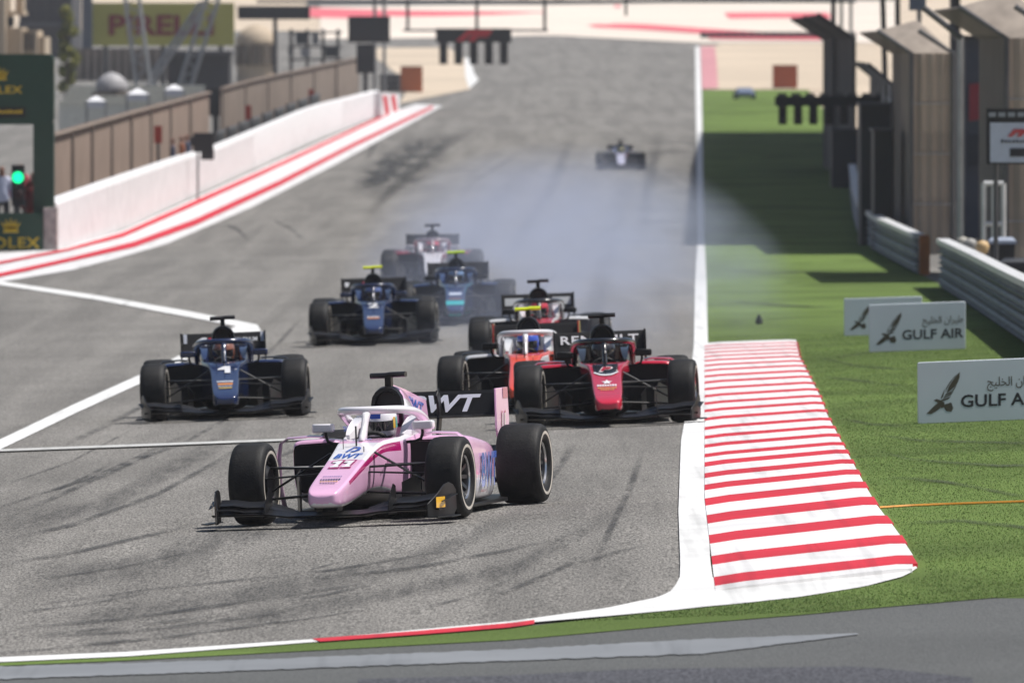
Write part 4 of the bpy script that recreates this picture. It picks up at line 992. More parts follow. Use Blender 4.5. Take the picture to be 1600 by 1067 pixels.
# --- red, white and black car following it
L = dict(a='#b8303c', cowl='#d8d8da', lower='k', headrest='#d8d0d2', cover='#1a1a1e', fin='#1a1a1e', halo='#202024', pod='#dcdcde', podside='#c0c0c4', vane='k', mirror='k', suit='#401820', helmet=('#c03040', '#d0d0d4', '#202020'), edge='#d8d8da')
car, obs, drv, hel = make_car(846, 573, .2, -4, L, 'red and black racing car with pale silver sidepods behind the orange car', 'driver in red helmet sitting in the racing car with pale sidepods')
rwp = part_named(car, 'rear_wing')
for s in (1, -1): polys(rwp, [[(s*.20, -.06), (s*.45, -.06), (s*.45, .05), (s*.20, .05)]], (0, 3.535, .825), (1, 0, 0), (0, .42, .91), 1, paint('#c4c6c8'), 'panel', .03)
# --- second dark blue car, yellow camera pod
L = dict(a=BL, lower='k', headrest=BL, cover='#10172c', fin='#10172c', vane='k', mirror=BL, halo='#141c3c', tcam='#cdd61c', suit='#1c2230', helmet=('#5a6a9a', '#b06a50', '#202024'), stripe=BL, podside='#121d3e')
car, obs, drv, hel = make_car(585, 538, .4, -5.5, L, 'dark blue racing car with yellow camera pod and white nose mark', 'driver in pale blue and tan helmet sitting in the blue car with yellow camera pod')
on_nose(car, '2', .10, .16, .28, INK_W, name='number'); tiny_rows(car, -.55, .19, .05, INK_W); nose_bar(car, -.63, .18, .07, paint('#d08a4c'))
rwp = part_named(car, 'rear_wing')
polys(rwp, [[(-.17, -.03), (-.06, -.03), (-.06, .05), (-.17, .05)]], (0, 3.535, .825), (1, 0, 0), (0, .42, .91), 1, paint('#a02030'), 'emblem', .03)
polys(rwp, [[(-.44, -.03), (-.39, -.03), (-.37, .04), (-.44, .05)]], (0, 3.535, .825), (1, 0, 0), (0, .42, .91), 1, INK_W, 'emblem', .03)
# --- navy car with a turquoise nose tip
L = dict(a='#22345e', lower='#2aa7ad', headrest='#22345e', cover='#182444', fin='#182444', vane='k', mirror='k', halo='#182648', tcam='#b8d61c', suit='#1c2230', helmet=('#6f8ab0', '#2c56a0', '#202024'), edge='#2b6f86', stripe='#22345e', podside='#182444')
car, obs, drv, hel = make_car(713, 507, -.5, -4, L, 'navy racing car with turquoise nose tip and lime camera pod', 'driver in grey blue helmet sitting in the navy and turquoise racing car')
polys(car, [[(-.14, -.20), (.14, -.20), (.145, .06), (-.145, .06)]], nose_pt(-.74), U, V_, 1, paint('#2fb3b8'), 'nose_tip', .003)
nose_bar(car, -.26, .2, .17, paint('#cdd6ea')); nose_bar(car, -.56, .2, .05, paint('#b08060'))
# --- white car with raspberry trim
L = dict(a='#d9d6dc', nose='#d9d6dc', cowl='#b8304c', lower='#a83050', headrest='#d9d6dc', cover='#8a2036', fin='#8a2036', halo='#9a8a92', pod='#96283e', podside='#5a2430', vane='#96283e', mirror='#d9d6dc', suit='#902038', helmet=('#d05060', '#e8e8ea', '#303030'), stripe='#b83452')
car, obs, drv, hel = make_car(676, 449, .3, -3, L, 'white racing car with raspberry sidepods following the navy car', 'driver in pinkish red helmet sitting in the white and raspberry car')
# --- lone car far up the straight
L = dict(a='#c4c2d8', edge='#26304c', flank='#26304c', cowl='#a8304c', lower='k', headrest='#8a94b4', cover='#7a2030', fin='#7a2030', halo='#48526e', pod='#26304a', podside='#1c2438', vane='k', mirror='#d0d0d8', tcam='k', suit='#902038', helmet=('#c8c46a', '#d8d8b0', '#303030'), stripe='#a8304c')
car, obs, drv, hel = make_car(970, 266, .0, -1, L, 'small white and dark racing car alone far behind the pack up the straight', 'driver in yellowish helmet sitting in the lone racing car up the straight')

# ------------------------------------------------------------------ trackside things
def W(root, mb, name, mats, smooth=35, label=None):
    """a part given in world coordinates under a root that stands elsewhere"""
    o = mb.obj(name, mats, root, smooth); o.matrix_parent_inverse = Matrix.Translation(-Vector(root.location))
    if label: o['label'] = label
    return o
def WO(root, o):
    o.parent = root; o.matrix_parent_inverse = Matrix.Translation(-Vector(root.location)); return o
def at_x(pl, x):
    for (x0, y0), (x1, y1) in zip(pl, pl[1:]):
        if x0 <= x <= x1: return y0 + (y1-y0)*(x-x0)/(x1-x0)
    return pl[0][1] if x < pl[0][0] else pl[-1][1]
def pxbox(px0, py0, px1, py1, d, depth, mb=None, m=0, to_ground=False):
    """a box whose front face fills that photo rectangle at distance d"""
    a = PD(px0, py1, d); b = PD(px1, py0, d); z0 = gz((a.x+b.x)/2, d) if to_ground else a.z
    mb = mb or MB(); mb.box(((a.x+b.x)/2, d + depth/2, (z0+b.z)/2), (b.x-a.x, depth, b.z-z0), m); return mb
def pole(mb, px, d, ztop_px, r, px_top=None):
    a = GX(px, d); b = PD(px if px_top is None else px_top, ztop_px, d); mb.tube([a, b], r, 8); return mb

# white concrete pit wall
WB = [(88, 389.5), (105, 386), (192, 359), (250, 332), (306, 306), (437, 246), (500, 217), (592, 181)]
WT = [(88, 315), (175, 284), (289, 245), (341, 230), (494, 166), (595, 141)]
M_WALL = plain('wall_white', (.70, .70, .71), .7, 0, .13, 2.2)
g0 = P(*WB[0]); wall = thing('pit_wall', 'long white concrete wall beside the red and white painted apron', 'wall', g0)
pts = resample(WB, 18); gp = [P(*q) for q in pts]
hp_ = [max(.9, (q[1] - at_x(WT, q[0]))/ppm(g.y)) for q, g in zip(pts, gp)]
for i in range(18):
    a, b = gp[i], gp[i+1]; t = (b-a).normalized(); n = Vector((-t.y, t.x, 0))*.38
    a2 = a + t*.02; b2 = b - t*.02; z0, z1 = gz(a.x, a.y)-.1, gz(b.x, b.y)-.1
    mb = MB(); lo, hi = [], []
    for p, h, z in ((a2, hp_[i], z0), (b2, hp_[i+1], z1)):
        lo.append([Vector((p.x, p.y, z)), Vector((p.x, p.y, z + .1 + h*.93)), Vector((p.x, p.y, z+.1+h)) + n*.12, Vector((p.x, p.y, z+.1+h)) + n*.9, Vector((p.x, p.y, z + .1 + h*.93)) + n, Vector((p.x, p.y, z)) + n])
    mb.loft(lo); W(wall, mb, 'wall_panel', M_WALL, 25)
# far end block, red chevrons on white
e0, e1 = P(596, 184), P(624, 172)
ch = thing('wall_end_block', 'white end block with red diagonal stripes closing the pit wall', 'barrier', e0)
t = Vector((e1.x-e0.x, e1.y-e0.y, 0)); L_ = t.length; t.normalize(); n = Vector((-t.y, t.x, 0))
hh = 1.25
mb = MB().prism([(0, -.2), (L_, -.2), (L_, hh*.9), (0, hh)], e0, t, (0, 0, 1), n*.6); W(ch, mb, 'block', M_WALL)
for k in range(2):
    u0 = L_*(.05 + .45*k)
    mb = MB().prism([(u0 + L_*.18, .02), (u0 + L_*.42, .02), (u0 + L_*.25, hh*.86), (u0, hh*.86)], e0 - n*.02, t, (0, 0, 1), n*.015); W(ch, mb, 'stripe', M_KRED)

# brown mesh fences behind the wall
WXY = sorted((g.y, g.x) for g in gp)
def wall_x(y):
    for (y0, x0), (y1, x1) in zip(WXY, WXY[1:]):
        if y0 <= y <= y1: return x0 + (x1-x0)*(y-y0)/(y1-y0)
    (y0, x0), (y1, x1) = (WXY[0], WXY[1]) if y < WXY[0][0] else (WXY[-2], WXY[-1])
    return x0 + (x1-x0)*(y-y0)/(y1-y0)
def behind(px, off):
    """distance at which the ray through that column is off metres to the left of the pit wall"""
    d = 200.0
    while d < 900 and (wall_x(d) - off) > (px-800)/F*d: d += .5
    # the ray leaves the wall line leftwards as it goes on, so walk to the crossing
    e = P(px, at_x(WB, px)).y
    while e < 900 and (px-800)/F*e > wall_x(e) - off: e += .5
    return e
M_BROWN = plain('brown_mesh', (.27, .20, .16), .8, 0, .14, .6)
M_BROWN2 = plain('brown_mesh_old', (.21, .165, .135), .8, 0, .16, .6)
def fence(label, top, n, back, mat, group):
    root = None; P0 = []
    for k in range(n+1):
        x = top[0][0] + (top[-1][0]-top[0][0])*k/n
        d = behind(x, back); g = GX(x, d); tp = PD(x, at_x(top, x), d); P0.append((g, tp.z))
    root = thing('mesh_fence', label, 'fence', P0[0][0], group=group)
    for k in range(n):
        (a, za), (b, zb) = P0[k], P0[k+1]; mb = MB(); t = (b-a); t.z = 0; ln = t.length; t.normalize(); nn = Vector((t.y, -t.x, 0))
        m_ = max(6, int(ln/.45)); rows = []
        for q in range(m_+1):
            u = (q/m_)*.985 + .008; p = a.lerp(b, u) + nn*(.05 if q % 2 else -.02); z = za + (zb-za)*u
            rows.append([Vector((p.x, p.y, p.z + .05)), Vector((p.x, p.y, z)), Vector((p.x, p.y, z)) - nn*.03, Vector((p.x, p.y, p.z + .05)) - nn*.03])
        mb.loft(rows); W(root, mb, 'fence_panel', mat, 20)
        mb = MB().tube([a + nn*.08 - Vector((0, 0, .1)), Vector((a.x, a.y, za - .02)) + nn*.08], .045, 8); W(root, mb, 'post', M_BROWN2)
        mb = MB().tube([Vector((a.x, a.y, za - .05)) + nn*.1, Vector((b.x, b.y, zb - .05)) + nn*.1], .05, 6); W(root, mb, 'rail', M_BROWN2)
    return root
fence('tall brown mesh fence behind the white wall beside the green clock gantry', [(78, 209), (200, 175), (325, 143)], 8, 1.7, M_BROWN, 'mesh fences')
fence('brown mesh fence behind the far half of the white wall', [(345, 137), (362, 131), (470, 108), (560, 89)], 6, 1.9, M_BROWN2, 'mesh fences')
# row of dark netting frames between wall and fence
x = 336
root = None
for k in range(9):
    x = 336 + k*18.5; d = behind(x, .75); yt = at_x(WT, x) - 22 + k*.6
    g = GX(x, d)
    r_ = thing('netting_frame', 'small black netting frame standing behind the white wall', 'frame', g, group='netting frames behind the pit wall')
    c0 = PD(x+1, yt, d); c1 = PD(x + 15, yt - 6, d + 8); g1 = GX(x+15, d + 8)
    W(r_, MB().loft([[g, c0, c0 + Vector((.03, .05, 0)), g + Vector((.03, .05, 0))], [g1, c1, c1 + Vector((.03, .05, 0)), g1 + Vector((.03, .05, 0))]]), 'net', flat('#2e3133'))
    W(r_, MB().tube([g, c0 + Vector((0, 0, .12))], .06, 6), 'post', M_DSTEEL); W(r_, MB().tube([c0, c1], .05, 6), 'top_rail', M_DSTEEL)
# red marker boards
for px, py0, py1, w in ((247, 197, 224, 12), (388, 165, 188, 9), (486, 140, 158, 8)):
    d = behind(px, 1.2); g = GX(px, d)
    r_ = thing('marker_board', {247: 'red marker board on a post before the tall brown fence', 388: 'red marker board among the black netting frames', 486: 'red marker board past the last black netting frame'}[px], 'board', g, group='marker boards')
    W(r_, pxbox(px-w/2, py0, px+w/2, py1, d, .05), 'board', flat('#b8402e')); W(r_, pole(MB(), px, d + .1, py1 - 4, .05), 'post', M_DSTEEL)
# black signal box on a thin mast at the wall foot
d = P(310, 312).y; g = GX(309, d)
r_ = thing('signal_box', 'black signal box on a thin mast in front of the white wall', 'signal', g)
W(r_, pole(MB(), 309, d, 236, .035), 'mast', M_STEEL); mb = MB(); pxbox(302, 208, 333, 238, d - .1, .5, mb); W(r_, mb, 'box', flat('#191a1c'))
mb = MB(); pxbox(314, 234, 334, 250, d - .05, .35, mb); W(r_, mb, 'lamp_hood', flat('#222326')); mb = MB(); pxbox(296, 214, 303, 228, d, .2, mb); W(r_, mb, 'side_lamp', flat('#2a2b2e'))
# black screens behind the fences
def screen(label, rects, d, px_post, name='video_screen'):
    g = GX(px_post, d); r_ = thing(name, label, 'screen', g, group='black screens by the pit lane')
    for k, q in enumerate(rects):
        W(r_, pxbox(*q, d, .5), 'screen_case' if k == 0 else 'lower_case', flat('#1a1b1e')); a = PD(q[0], q[3], d); b = PD(q[2], q[1], d)
        mb = MB().box(((a.x+b.x)/2, d - .012, (a.z+b.z)/2), ((b.x-a.x)*.88, .02, (b.z-a.z)*.84)); W(r_, mb, 'bezel', flat('#26282c'))
    W(r_, pole(MB(), px_post, d + .3, max(q[3] for q in rects) - 4, .12), 'post', M_DSTEEL)
screen('black screen on a post between the two brown fences', [(321, 139, 357, 181)], behind(337, 2.4), 337)
screen('large black screen pair above the end of the far brown fence', [(544, 26, 609, 67), (557, 69, 585, 115)], 640, 571)
screen('wide flat black sign high up beside the beige dome', [(371, 10, 484, 31)], 690, 430)

# ---- green clock gantry, hoarding and pit exit light at far left
GRN = paint('#0b3a28', .45, .2); YEL = paint('#d8b62a', .5, 0)
d0 = P(40, 391).y; s0 = ppm(d0); g = GX(0, d0)
CROWN = [[(-.5, -.38), (.5, -.38), (.42, -.22), (-.42, -.22)], [(-.40, -.18), (-.62, .30), (-.26, -.02)], [(-.28, -.18), (-.34, .46), (-.04, 0)], [(-.14, -.18), (0, .56), (.14, -.18)], [(.28, -.18), (.34, .46), (.04, 0)], [(.40, -.18), (.62, .30), (.26, -.02)], [(-.42, -.22), (.42, -.22), (.36, 0), (-.36, 0)]]
def rounded(w, h, r, n=5):
    out = []
    for cx, cy, a0 in ((w/2-r, h/2-r, 0), (-w/2+r, h/2-r, 90), (-w/2+r, -h/2+r, 180), (w/2-r, -h/2+r, 270)):
        for k in range(n): t = R(a0 + 90*k/(n-1)); out.append((cx + r*math.cos(t), cy + r*math.sin(t)))
    return out
r_ = thing('clock_gantry', 'dark green gantry with yellow crown and ROLEX lettering above the pit exit', 'gantry', g)
a = PD(-84, 195, d0); b = PD(84, 85, d0); cx, cz = (a.x+b.x)/2, (a.z+b.z)/2
W(r_, MB().prism(rounded(b.x-a.x, b.z-a.z, .14), (cx, d0, cz), (1, 0, 0), (0, 0, 1), (0, .7, 0)), 'header', GRN)
for x0, x1 in ((52, 84), (-84, -52)):
    mb = pxbox(x0, 192, x1, 391, d0 + .05, .6, to_ground=True); W(r_, mb, 'leg', GRN)
WO(r_, lettering(None, 'ROLEX', PD(0, 140.5, d0), (1, 0, 0), (0, 0, 1), 70/s0, 12/s0, YEL, 'lettering', .01)); WO(r_, polys(None, CROWN, PD(0, 117, d0), (1, 0, 0), (0, 0, 1), 22/s0, YEL, 'crown', .01))
mb = pxbox(-40, 168, 40, 184, d0 - .03, .02); W(r_, mb, 'clock_panel', flat('#10130f'))
WO(r_, polys(None, [[(-.46 + .08*k, -.03), (-.40 + .08*k, -.03), (-.40 + .08*k, .03 + .015*(k % 3)), (-.46 + .08*k, .03)] for k in range(12)], PD(0, 175.5, d0 - .05), (1, 0, 0), (0, 0, 1), 72/s0, YEL, 'clock_digits', .01))
d1 = d0 - .8; g = GX(0, d1)
r_ = thing('hoarding', 'low green hoarding with yellow crown and ROLEX lettering beside the white wall', 'hoarding', g)
W(r_, pxbox(-60, 333, 66, 389, d1, .12, to_ground=True), 'board', GRN)
WO(r_, lettering(None, 'ROLEX', PD(17, 379.5, d1), (1, 0, 0), (0, 0, 1), 90/s0, 17/s0, YEL, 'lettering', .01)); WO(r_, polys(None, CROWN, PD(17, 354, d1), (1, 0, 0), (0, 0, 1), 25/s0, YEL, 'crown', .01))
tag(pxbox(68, 325, 89, 390, d1 + .2, .9, to_ground=True).obj('concrete_block', plain('speckled_concrete', (.42, .38, .36), .9, 0, .3, 6)), 'speckled grey concrete block between green hoarding and white wall', 'block')
# pit exit light, lit green
r_ = thing('pit_exit_light', 'pit exit signal with a glowing green lamp over the green hoarding', 'traffic light', GX(28, d0 - .4))
W(r_, pxbox(18, 258, 38, 322, d0 - .4, .25), 'case', flat('#15171a')); W(r_, pole(MB(), 28, d0 - .25, 320, .05), 'post', M_DSTEEL)
c = PD(28, 277.5, d0 - .42)
W(r_, MB().lathe([(-.10, .001), (-.10, .10), (-.03, .125), (0, .125)], 24, 'y', c), 'lens', plain('green_lamp', (.0, .80, .30), .3, 0, .02, 5, 0, 0, 40, .5, 1.9))
W(r_, MB().lathe([(-.16, .14), (0, .14), (0, .155), (-.16, .155), (-.16, .14)], 24, 'y', c), 'hood', flat('#0c0d0f'))
c = PD(28, 304, d0 - .42); W(r_, MB().lathe([(-.06, .001), (-.06, .09), (0, .11)], 24, 'y', c), 'unlit_lens', flat('#2a0e10'))

# ---- people
def person_mesh():
    v = [(0, 0, .95), (0, 0, 1.15), (0, 0, 1.38), (0, 0, 1.50), (0, -.01, 1.60), (0, -.01, 1.72), (.18, 0, 1.40), (.24, .02, 1.12), (.25, -.05, .88), (-.18, 0, 1.40), (-.24, .02, 1.12), (-.25, -.05, .88),
         (.10, 0, .88), (.11, -.01, .50), (.11, .03, .08), (.11, -.12, .04), (-.10, 0, .88), (-.11, -.01, .50), (-.11, .03, .08), (-.11, -.12, .04)]
    e = [(0, 1), (1, 2), (2, 3), (3, 4), (4, 5), (2, 6), (6, 7), (7, 8), (2, 9), (9, 10), (10, 11), (0, 12), (12, 13), (13, 14), (14, 15), (0, 16), (16, 17), (17, 18), (18, 19)]
    r = [(.15, .11), (.15, .11), (.17, .11), .040, (.078, .095), (.070, .085), .065, .05, .04, .065, .05, .04, .09, .065, .05, .04, .09, .065, .05, .04]
    me = skin_mesh('person_body', v, e, r, 0)
    for _ in range(3): me.materials.append(None)
    for p in me.polygons:
        z = p.center.z; x = abs(p.center.x)
        p.material_index = 0 if (z < .93 and x < .2) else (1 if z < 1.47 and not (x > .2 and z < .93) else (3 if z > 1.70 or (z > 1.62 and p.center.y > .03) else 2))
    return me
PM_ = person_mesh()
def person(px, d, cols, label, rz=0, group=None):
    o = bpy.data.objects.new('person', PM_); COL.objects.link(o); g = GX(px, d); o.location = g; o.rotation_euler = (0, 0, R(rz))
    for k, c in enumerate(cols): o.material_slots[k].link = 'OBJECT'; o.material_slots[k].material = flat(c)
    tag(o, label, 'person', group); return o
SK_ = '#7d5644'
person(52, d0 + 1.0, ('#8a2420', '#7a2626', SK_, '#c8c8cc'), 'person in red overalls standing beside the glowing green pit exit signal', 10)
person(60, d0 + 2.2, ('#60302c', '#7a88a8', SK_, '#2a2a2e'), 'person in pale blue top behind the green gantry leg', -20)
person(104, 420, ('#3a3a44', '#b8bcc8', SK_, '#e0e0e4'), 'person in pale shirt above the start of the brown fence', 20)
person(116, 424, ('#5a4a4a', '#8a90b0', SK_, '#8a3038'), 'person in lavender shirt beside the pale shirt above the brown fence', -30)
person(135, 430, ('#3a2a2c', '#802432', SK_, '#d8d8dc'), 'person in dark red shirt above the brown fence', 0)
person(192, 430, ('#2a3040', '#30405e', SK_, '#26262a'), 'person in navy shirt behind the middle of the tall brown fence', 30)
person(3, 300, ('#2a2a2e', '#b8bcd0', SK_, '#2a2a2e'), 'person in lilac shirt behind the green gantry under its header', 0)
person(32, 306, ('#2a2a2e', '#a04048', SK_, '#6a2028'), 'person in dull red shirt behind the green gantry under its header', 15)
for px, c, lb in ((270, '#26304e', 'person in navy shirt between white wall and tall brown fence'), (284, '#a86a4a', 'person in tan shirt between white wall and tall brown fence'), (292, '#5a6a8a', 'person in grey blue shirt between white wall and tall brown fence')):
    person(px, behind(px, 1.0), ('#2a2c34', c, SK_, '#303036'), lb, px)

# ---- background on the left: buildings, billboard, lattice masts
BEI = plain('beige_render', (.46, .37, .27), .85, 0, .08, .4)
r_ = thing('beige_building', 'stepped beige building rising behind the green gantry', 'building', GX(0, 660))
for x0, y0, x1, q in ((-70, -60, 8, 0), (8, 44, 34, 3), (34, 48, 58, 6), (58, 58, 70, 9)):
    W(r_, pxbox(x0, y0, x1, 330, 660 + q*.4, 8, to_ground=True), 'wall', BEI)
W(r_, pxbox(8, 18, 36, 24, 662, 6), 'roof', BEI); W(r_, pxbox(24, -50, 36, 20, 663, 3), 'wall', BEI)
for x0 in (38, 47): W(r_, pxbox(x0, 52, x0+5, 80, 662.2, .2), 'window', flat('#4a4642'))
W(r_, pxbox(10, 26, 22, 42, 663, .3), 'window', flat('#2c3036'))
r_ = thing('dark_grandstand', 'dark grey grandstand block beside the stepped beige building', 'building', GX(75, 900))
W(r_, pxbox(30, -60, 112, 200, 900, 20, to_ground=True), 'wall', flat('#34343a'))
for k in range(4): W(r_, pxbox(40 + k*18, -30, 52 + k*18, 34, 899.7, .2), 'window', flat('#26262c'))
W(r_, pxbox(28, 36, 114, 41, 898.5, 3), 'balcony', flat('#55555c'))
r_ = thing('billboard', 'faded yellow billboard with red PIRELLI lettering among the lattice masts', 'billboard', GX(255, 720))
W(r_, pxbox(144, 5, 366, 72, 720, .4), 'panel', plain('billboard_yellow', (.42, .40, .10), .7, 0, .08, .3))
WO(r_, lettering(None, 'PIRELLI', PD(252, 40, 719.9), (1, 0, 0), (0, 0, 1), 164/ppm(720), 32/ppm(720), flat('#7c2024'), 'lettering', .03))
for x in (165, 255, 345): W(r_, pole(MB(), x, 720.6, 60, .15), 'post', M_DSTEEL)
W(r_, pxbox(128, -30, 144, 76, 719, .5), 'side_panel', flat('#565e6a'))
def lattice(label, x0, y0, x1, y1, d, w=.35):
    a = PD(x0, y0, d); b = PD(x1, y1, d); g = GX(x1, d)
    r_ = thing('lattice_mast', label, 'mast', g, group='lattice masts')
    ax = (b-a).normalized(); sd = ax.cross(Vector((0, 1, 0))).normalized()*w; bk = Vector((0, w, 0))
    for k, (p, q) in enumerate(((sd, bk), (-sd, bk), (sd, -bk), (-sd, -bk))): W(r_, MB().tube([a + p + q, b + p + q], .11, 6), 'chord', M_STEEL)
    n = 12
    for k in range(n):
        p = a.lerp(b, k/n); q = a.lerp(b, (k+1)/n); s = sd if k % 2 else -sd
        W(r_, MB().tube([p + s - bk, q - s - bk], .04, 6), 'brace', M_STEEL)
    W(r_, MB().tube([b, Vector((g.x, g.y, g.z - .2))], .2, 8), 'foot', M_STEEL)
lattice('pale lattice mast leaning across the left of the yellow billboard', 204, -20, 226, 150, 640)
lattice('thick grey lattice mast leaning left before the right of the billboard', 338, -20, 284, 152, 650, .3)
lattice('thin grey lattice strut crossing the middle of the billboard', 318, 5, 240, 120, 655, .14)
r_ = thing('striped_building', 'low grey building of vertical ribs below the yellow billboard', 'building', GX(190, 780))
W(r_, pxbox(118, 76, 264, 200, 780, 10, to_ground=True), 'wall', flat('#6e655e'))
for k in range(12): W(r_, pxbox(122 + k*12, 78, 127 + k*12, 140, 779.7, .3), 'rib', flat('#8b8178'))
r_ = thing('dark_hall', 'plain dark hall between lattice mast and beige dome', 'building', GX(310, 700)); W(r_, pxbox(262, 84, 358, 200, 700, 8, to_ground=True), 'wall', flat('#2b2c31')); W(r_, pxbox(258, 80, 362, 86, 699, 10), 'roof', flat('#4a4a50'))
def dome(label, px, py_top, w, d, mat, py_spring, name='dome_building'):
    g = GX(px, d); r_ = thing(name, label, 'building', g, group='domed buildings'); rad = w/2/ppm(d); zt = PD(px, py_top, d).z; zs = PD(px, py_spring, d).z
    c = Vector((g.x, d + rad, 0))
    W(r_, MB().lathe([(g.z - .3, rad), (zs, rad)], 24, 'z', c), 'wall', mat, 60)
    W(r_, MB().lathe([(zs, rad*1.04), (zs + (zt-zs)*.3, rad*.98), (zs + (zt-zs)*.6, rad*.78), (zs + (zt-zs)*.85, rad*.46), (zt, .02)], 24, 'z', c), 'dome', mat, 60)
    for k in range(5):
        t = R(-150 + 30*k) ; p = c + Vector((math.cos(t)*rad*1.0, math.sin(t)*rad*1.0, (g.z + zs)/2 + .5)); W(r_, MB().box(p, (.5, .3, 1.2), 0, Matrix.Rotation(t + math.pi/2, 3, 'Z')), 'window', flat('#6a6054'))
dome('round beige domed tower right of the yellow billboard', 400, 38, 62, 760, BEI, 66)
dome('low pale dome behind the tall brown fence', 174, 113, 50, 560, flat('#9c9a9c'), 138)
for k in range(4):
    d = 520 + k*22; yy = 160 - k*8
    g = GX(200, d)
    r_ = thing('terrace_wall', ['lowest', 'second', 'third', 'highest'][k] + ' pale terrace wall behind the tall brown fence', 'wall', g, group='terrace walls')
    W(r_, pxbox(92 + 6*k, yy, 318, yy + 5, d, .6, to_ground=True), 'face', flat('#dcdcd2')); W(r_, pxbox(90 + 6*k, yy - 2, 320, yy, d - .1, .9), 'coping', flat('#ecece4'))
# white canopies and spectators between the terraces and the brown fence
def canopy(label, px, py_top, w_px, d):
    g = GX(px, d); s = ppm(d); w = w_px/s; zt = PD(px, py_top, d).z; ze = zt - w*.28
    r_ = thing('canopy_tent', label, 'tent', g, group='white canopies')
    c = Vector((g.x, d + w/2, 0)); ap = Vector((c.x, c.y, zt)); mb = MB()
    q = [Vector((c.x + sx*w/2, c.y + sy*w/2, ze)) for sx, sy in ((-1, -1), (1, -1), (1, 1), (-1, 1))]; i = mb.add(q + [ap] + [v - Vector((0, 0, .25)) for v in q])
    for k in range(4): mb.face((i+k, i+(k+1) % 4, i+4)); mb.face((i+k, i+5+k, i+5+(k+1) % 4, i+(k+1) % 4))
    W(r_, mb, 'roof', flat('#e6e6ea'), 0)
    for v in q: W(r_, MB().tube([onground(v.x, v.y) - Vector((0, 0, .1)), v], .04, 6), 'pole', M_STEEL)
canopy('white canopy closest to the low pale dome', 215, 138, 34, 470)
canopy('white canopy at the foot of the thick lattice mast', 272, 132, 30, 490)
canopy('small white canopy just past the green gantry', 150, 150, 30, 450)
for k, (px, d, c, lb) in enumerate(((160, 436, '#d8d8dc', 'person in white shirt under the edge of the small white canopy'), (178, 440, '#3a4468', 'person in indigo shirt below the low pale dome'), (206, 436, '#b05048', 'person in brick red shirt below the canopy closest to the dome'), (228, 440, '#c8ccd4', 'person in off white shirt between the two larger canopies'), (243, 446, '#4a5a4a', 'person in moss green shirt between the two larger canopies'), (262, 450, '#d0b080', 'person in sand shirt before the lattice mast canopy'), (284, 452, '#7a3a40', 'person in wine red shirt beside the lattice mast canopy'))):
    person(px, d, ('#2c2e36', c, SK_, '#d8d8dc' if k % 2 else '#2a2a2e'), lb, k*40)
# slender dark equipment rack
r_ = thing('equipment_rack', 'dark open rack with boxes on it behind the far brown fence', 'rack', GX(500, 700))
for x in (455, 480, 505, 528): W(r_, pole(MB(), x, 700, 46, .09), 'post', M_DSTEEL)
for y in (50, 72, 92): W(r_, pxbox(450, y, 535, y + 3, 699.8, .3), 'shelf', M_DSTEEL)
for k, (x, y, w, h) in enumerate(((462, 52, 16, 18), (488, 54, 10, 16), (508, 74, 18, 16), (470, 76, 14, 14), (450, 76, 8, 10))): W(r_, pxbox(x, y, x+w, y+h, 699.4, 1.0), 'box', flat(['#3a3d42', '#6a6c70', '#2e3034', '#85868a', '#45484c'][k]))
# orange and dark blocks at the end of the sand trap, and their like on the far right
for x0, y0, x1, y1, d, c, lb in ((626, 106, 660, 133, 730, '#b5653a', 'orange block at the edge of the left sand trap'), (1208, 104, 1246, 136, 745, '#a0543c', 'rust coloured block beside the far sand verge')):
    r_ = thing('barrier_block', lb, 'barrier', GX((x0+x1)/2, d), group='barrier blocks')
    W(r_, pxbox(x0, y0, x1, y1, d, 1.6, to_ground=True), 'block', flat(c)); W(r_, pxbox(x0, y0 - 2, x1, y0, d - .05, 1.7), 'cap', flat('#8d5a40'))
r_ = thing('tyre_bundle', 'dark bundle of tyres beside the orange block at the left sand trap', 'tyres', GX(614, 734))
for k in range(3):
    for j in range(3):
        c = GX(606 + k*7, 734); W(r_, MB().lathe([(0, .12), (0, .42), (.06, .48), (.26, .48), (.32, .42), (.32, .12), (0, .12)], 16, 'z', c + Vector((0, 0, .02 + j*.34))), 'tyre', flat('#34363c'), 40)
g = GX(1164, 705)
r_ = thing('covered_vehicle', 'low grey covered vehicle parked at the far end of the grass', 'vehicle', g)
W(r_, MB().loft([[(g.x + x*.55*w, g.y + y, g.z + z) for x, z in ((-1, .12), (1, .12), (1, .12 + h*.5), (.7, .12 + h), (-.7, .12 + h), (-1, .12 + h*.5))] for y, w, h in ((0, .9, .22), (.6, 1.0, .36), (1.4, 1, .5), (2.2, .95, .46), (3.0, .85, .3))]), 'body', flat('#5e6a80'), 40)
for sx in (-1, 1):
    for yy in (.6, 2.4): W(r_, MB().lathe([(-.1, .01), (-.1, .2), (.1, .2), (.1, .01)], 14, 'x', g + Vector((sx*.5, yy, .2))), 'wheel', flat('#202226'))
# white painted arrow at the tip of the sand trap
struct(sheet('lane_arrow', [(726, 92), (727, 120), (733, 140)], [(733, 92), (742, 118), (748, 126)], 8, 1, .03, M_WHITE))

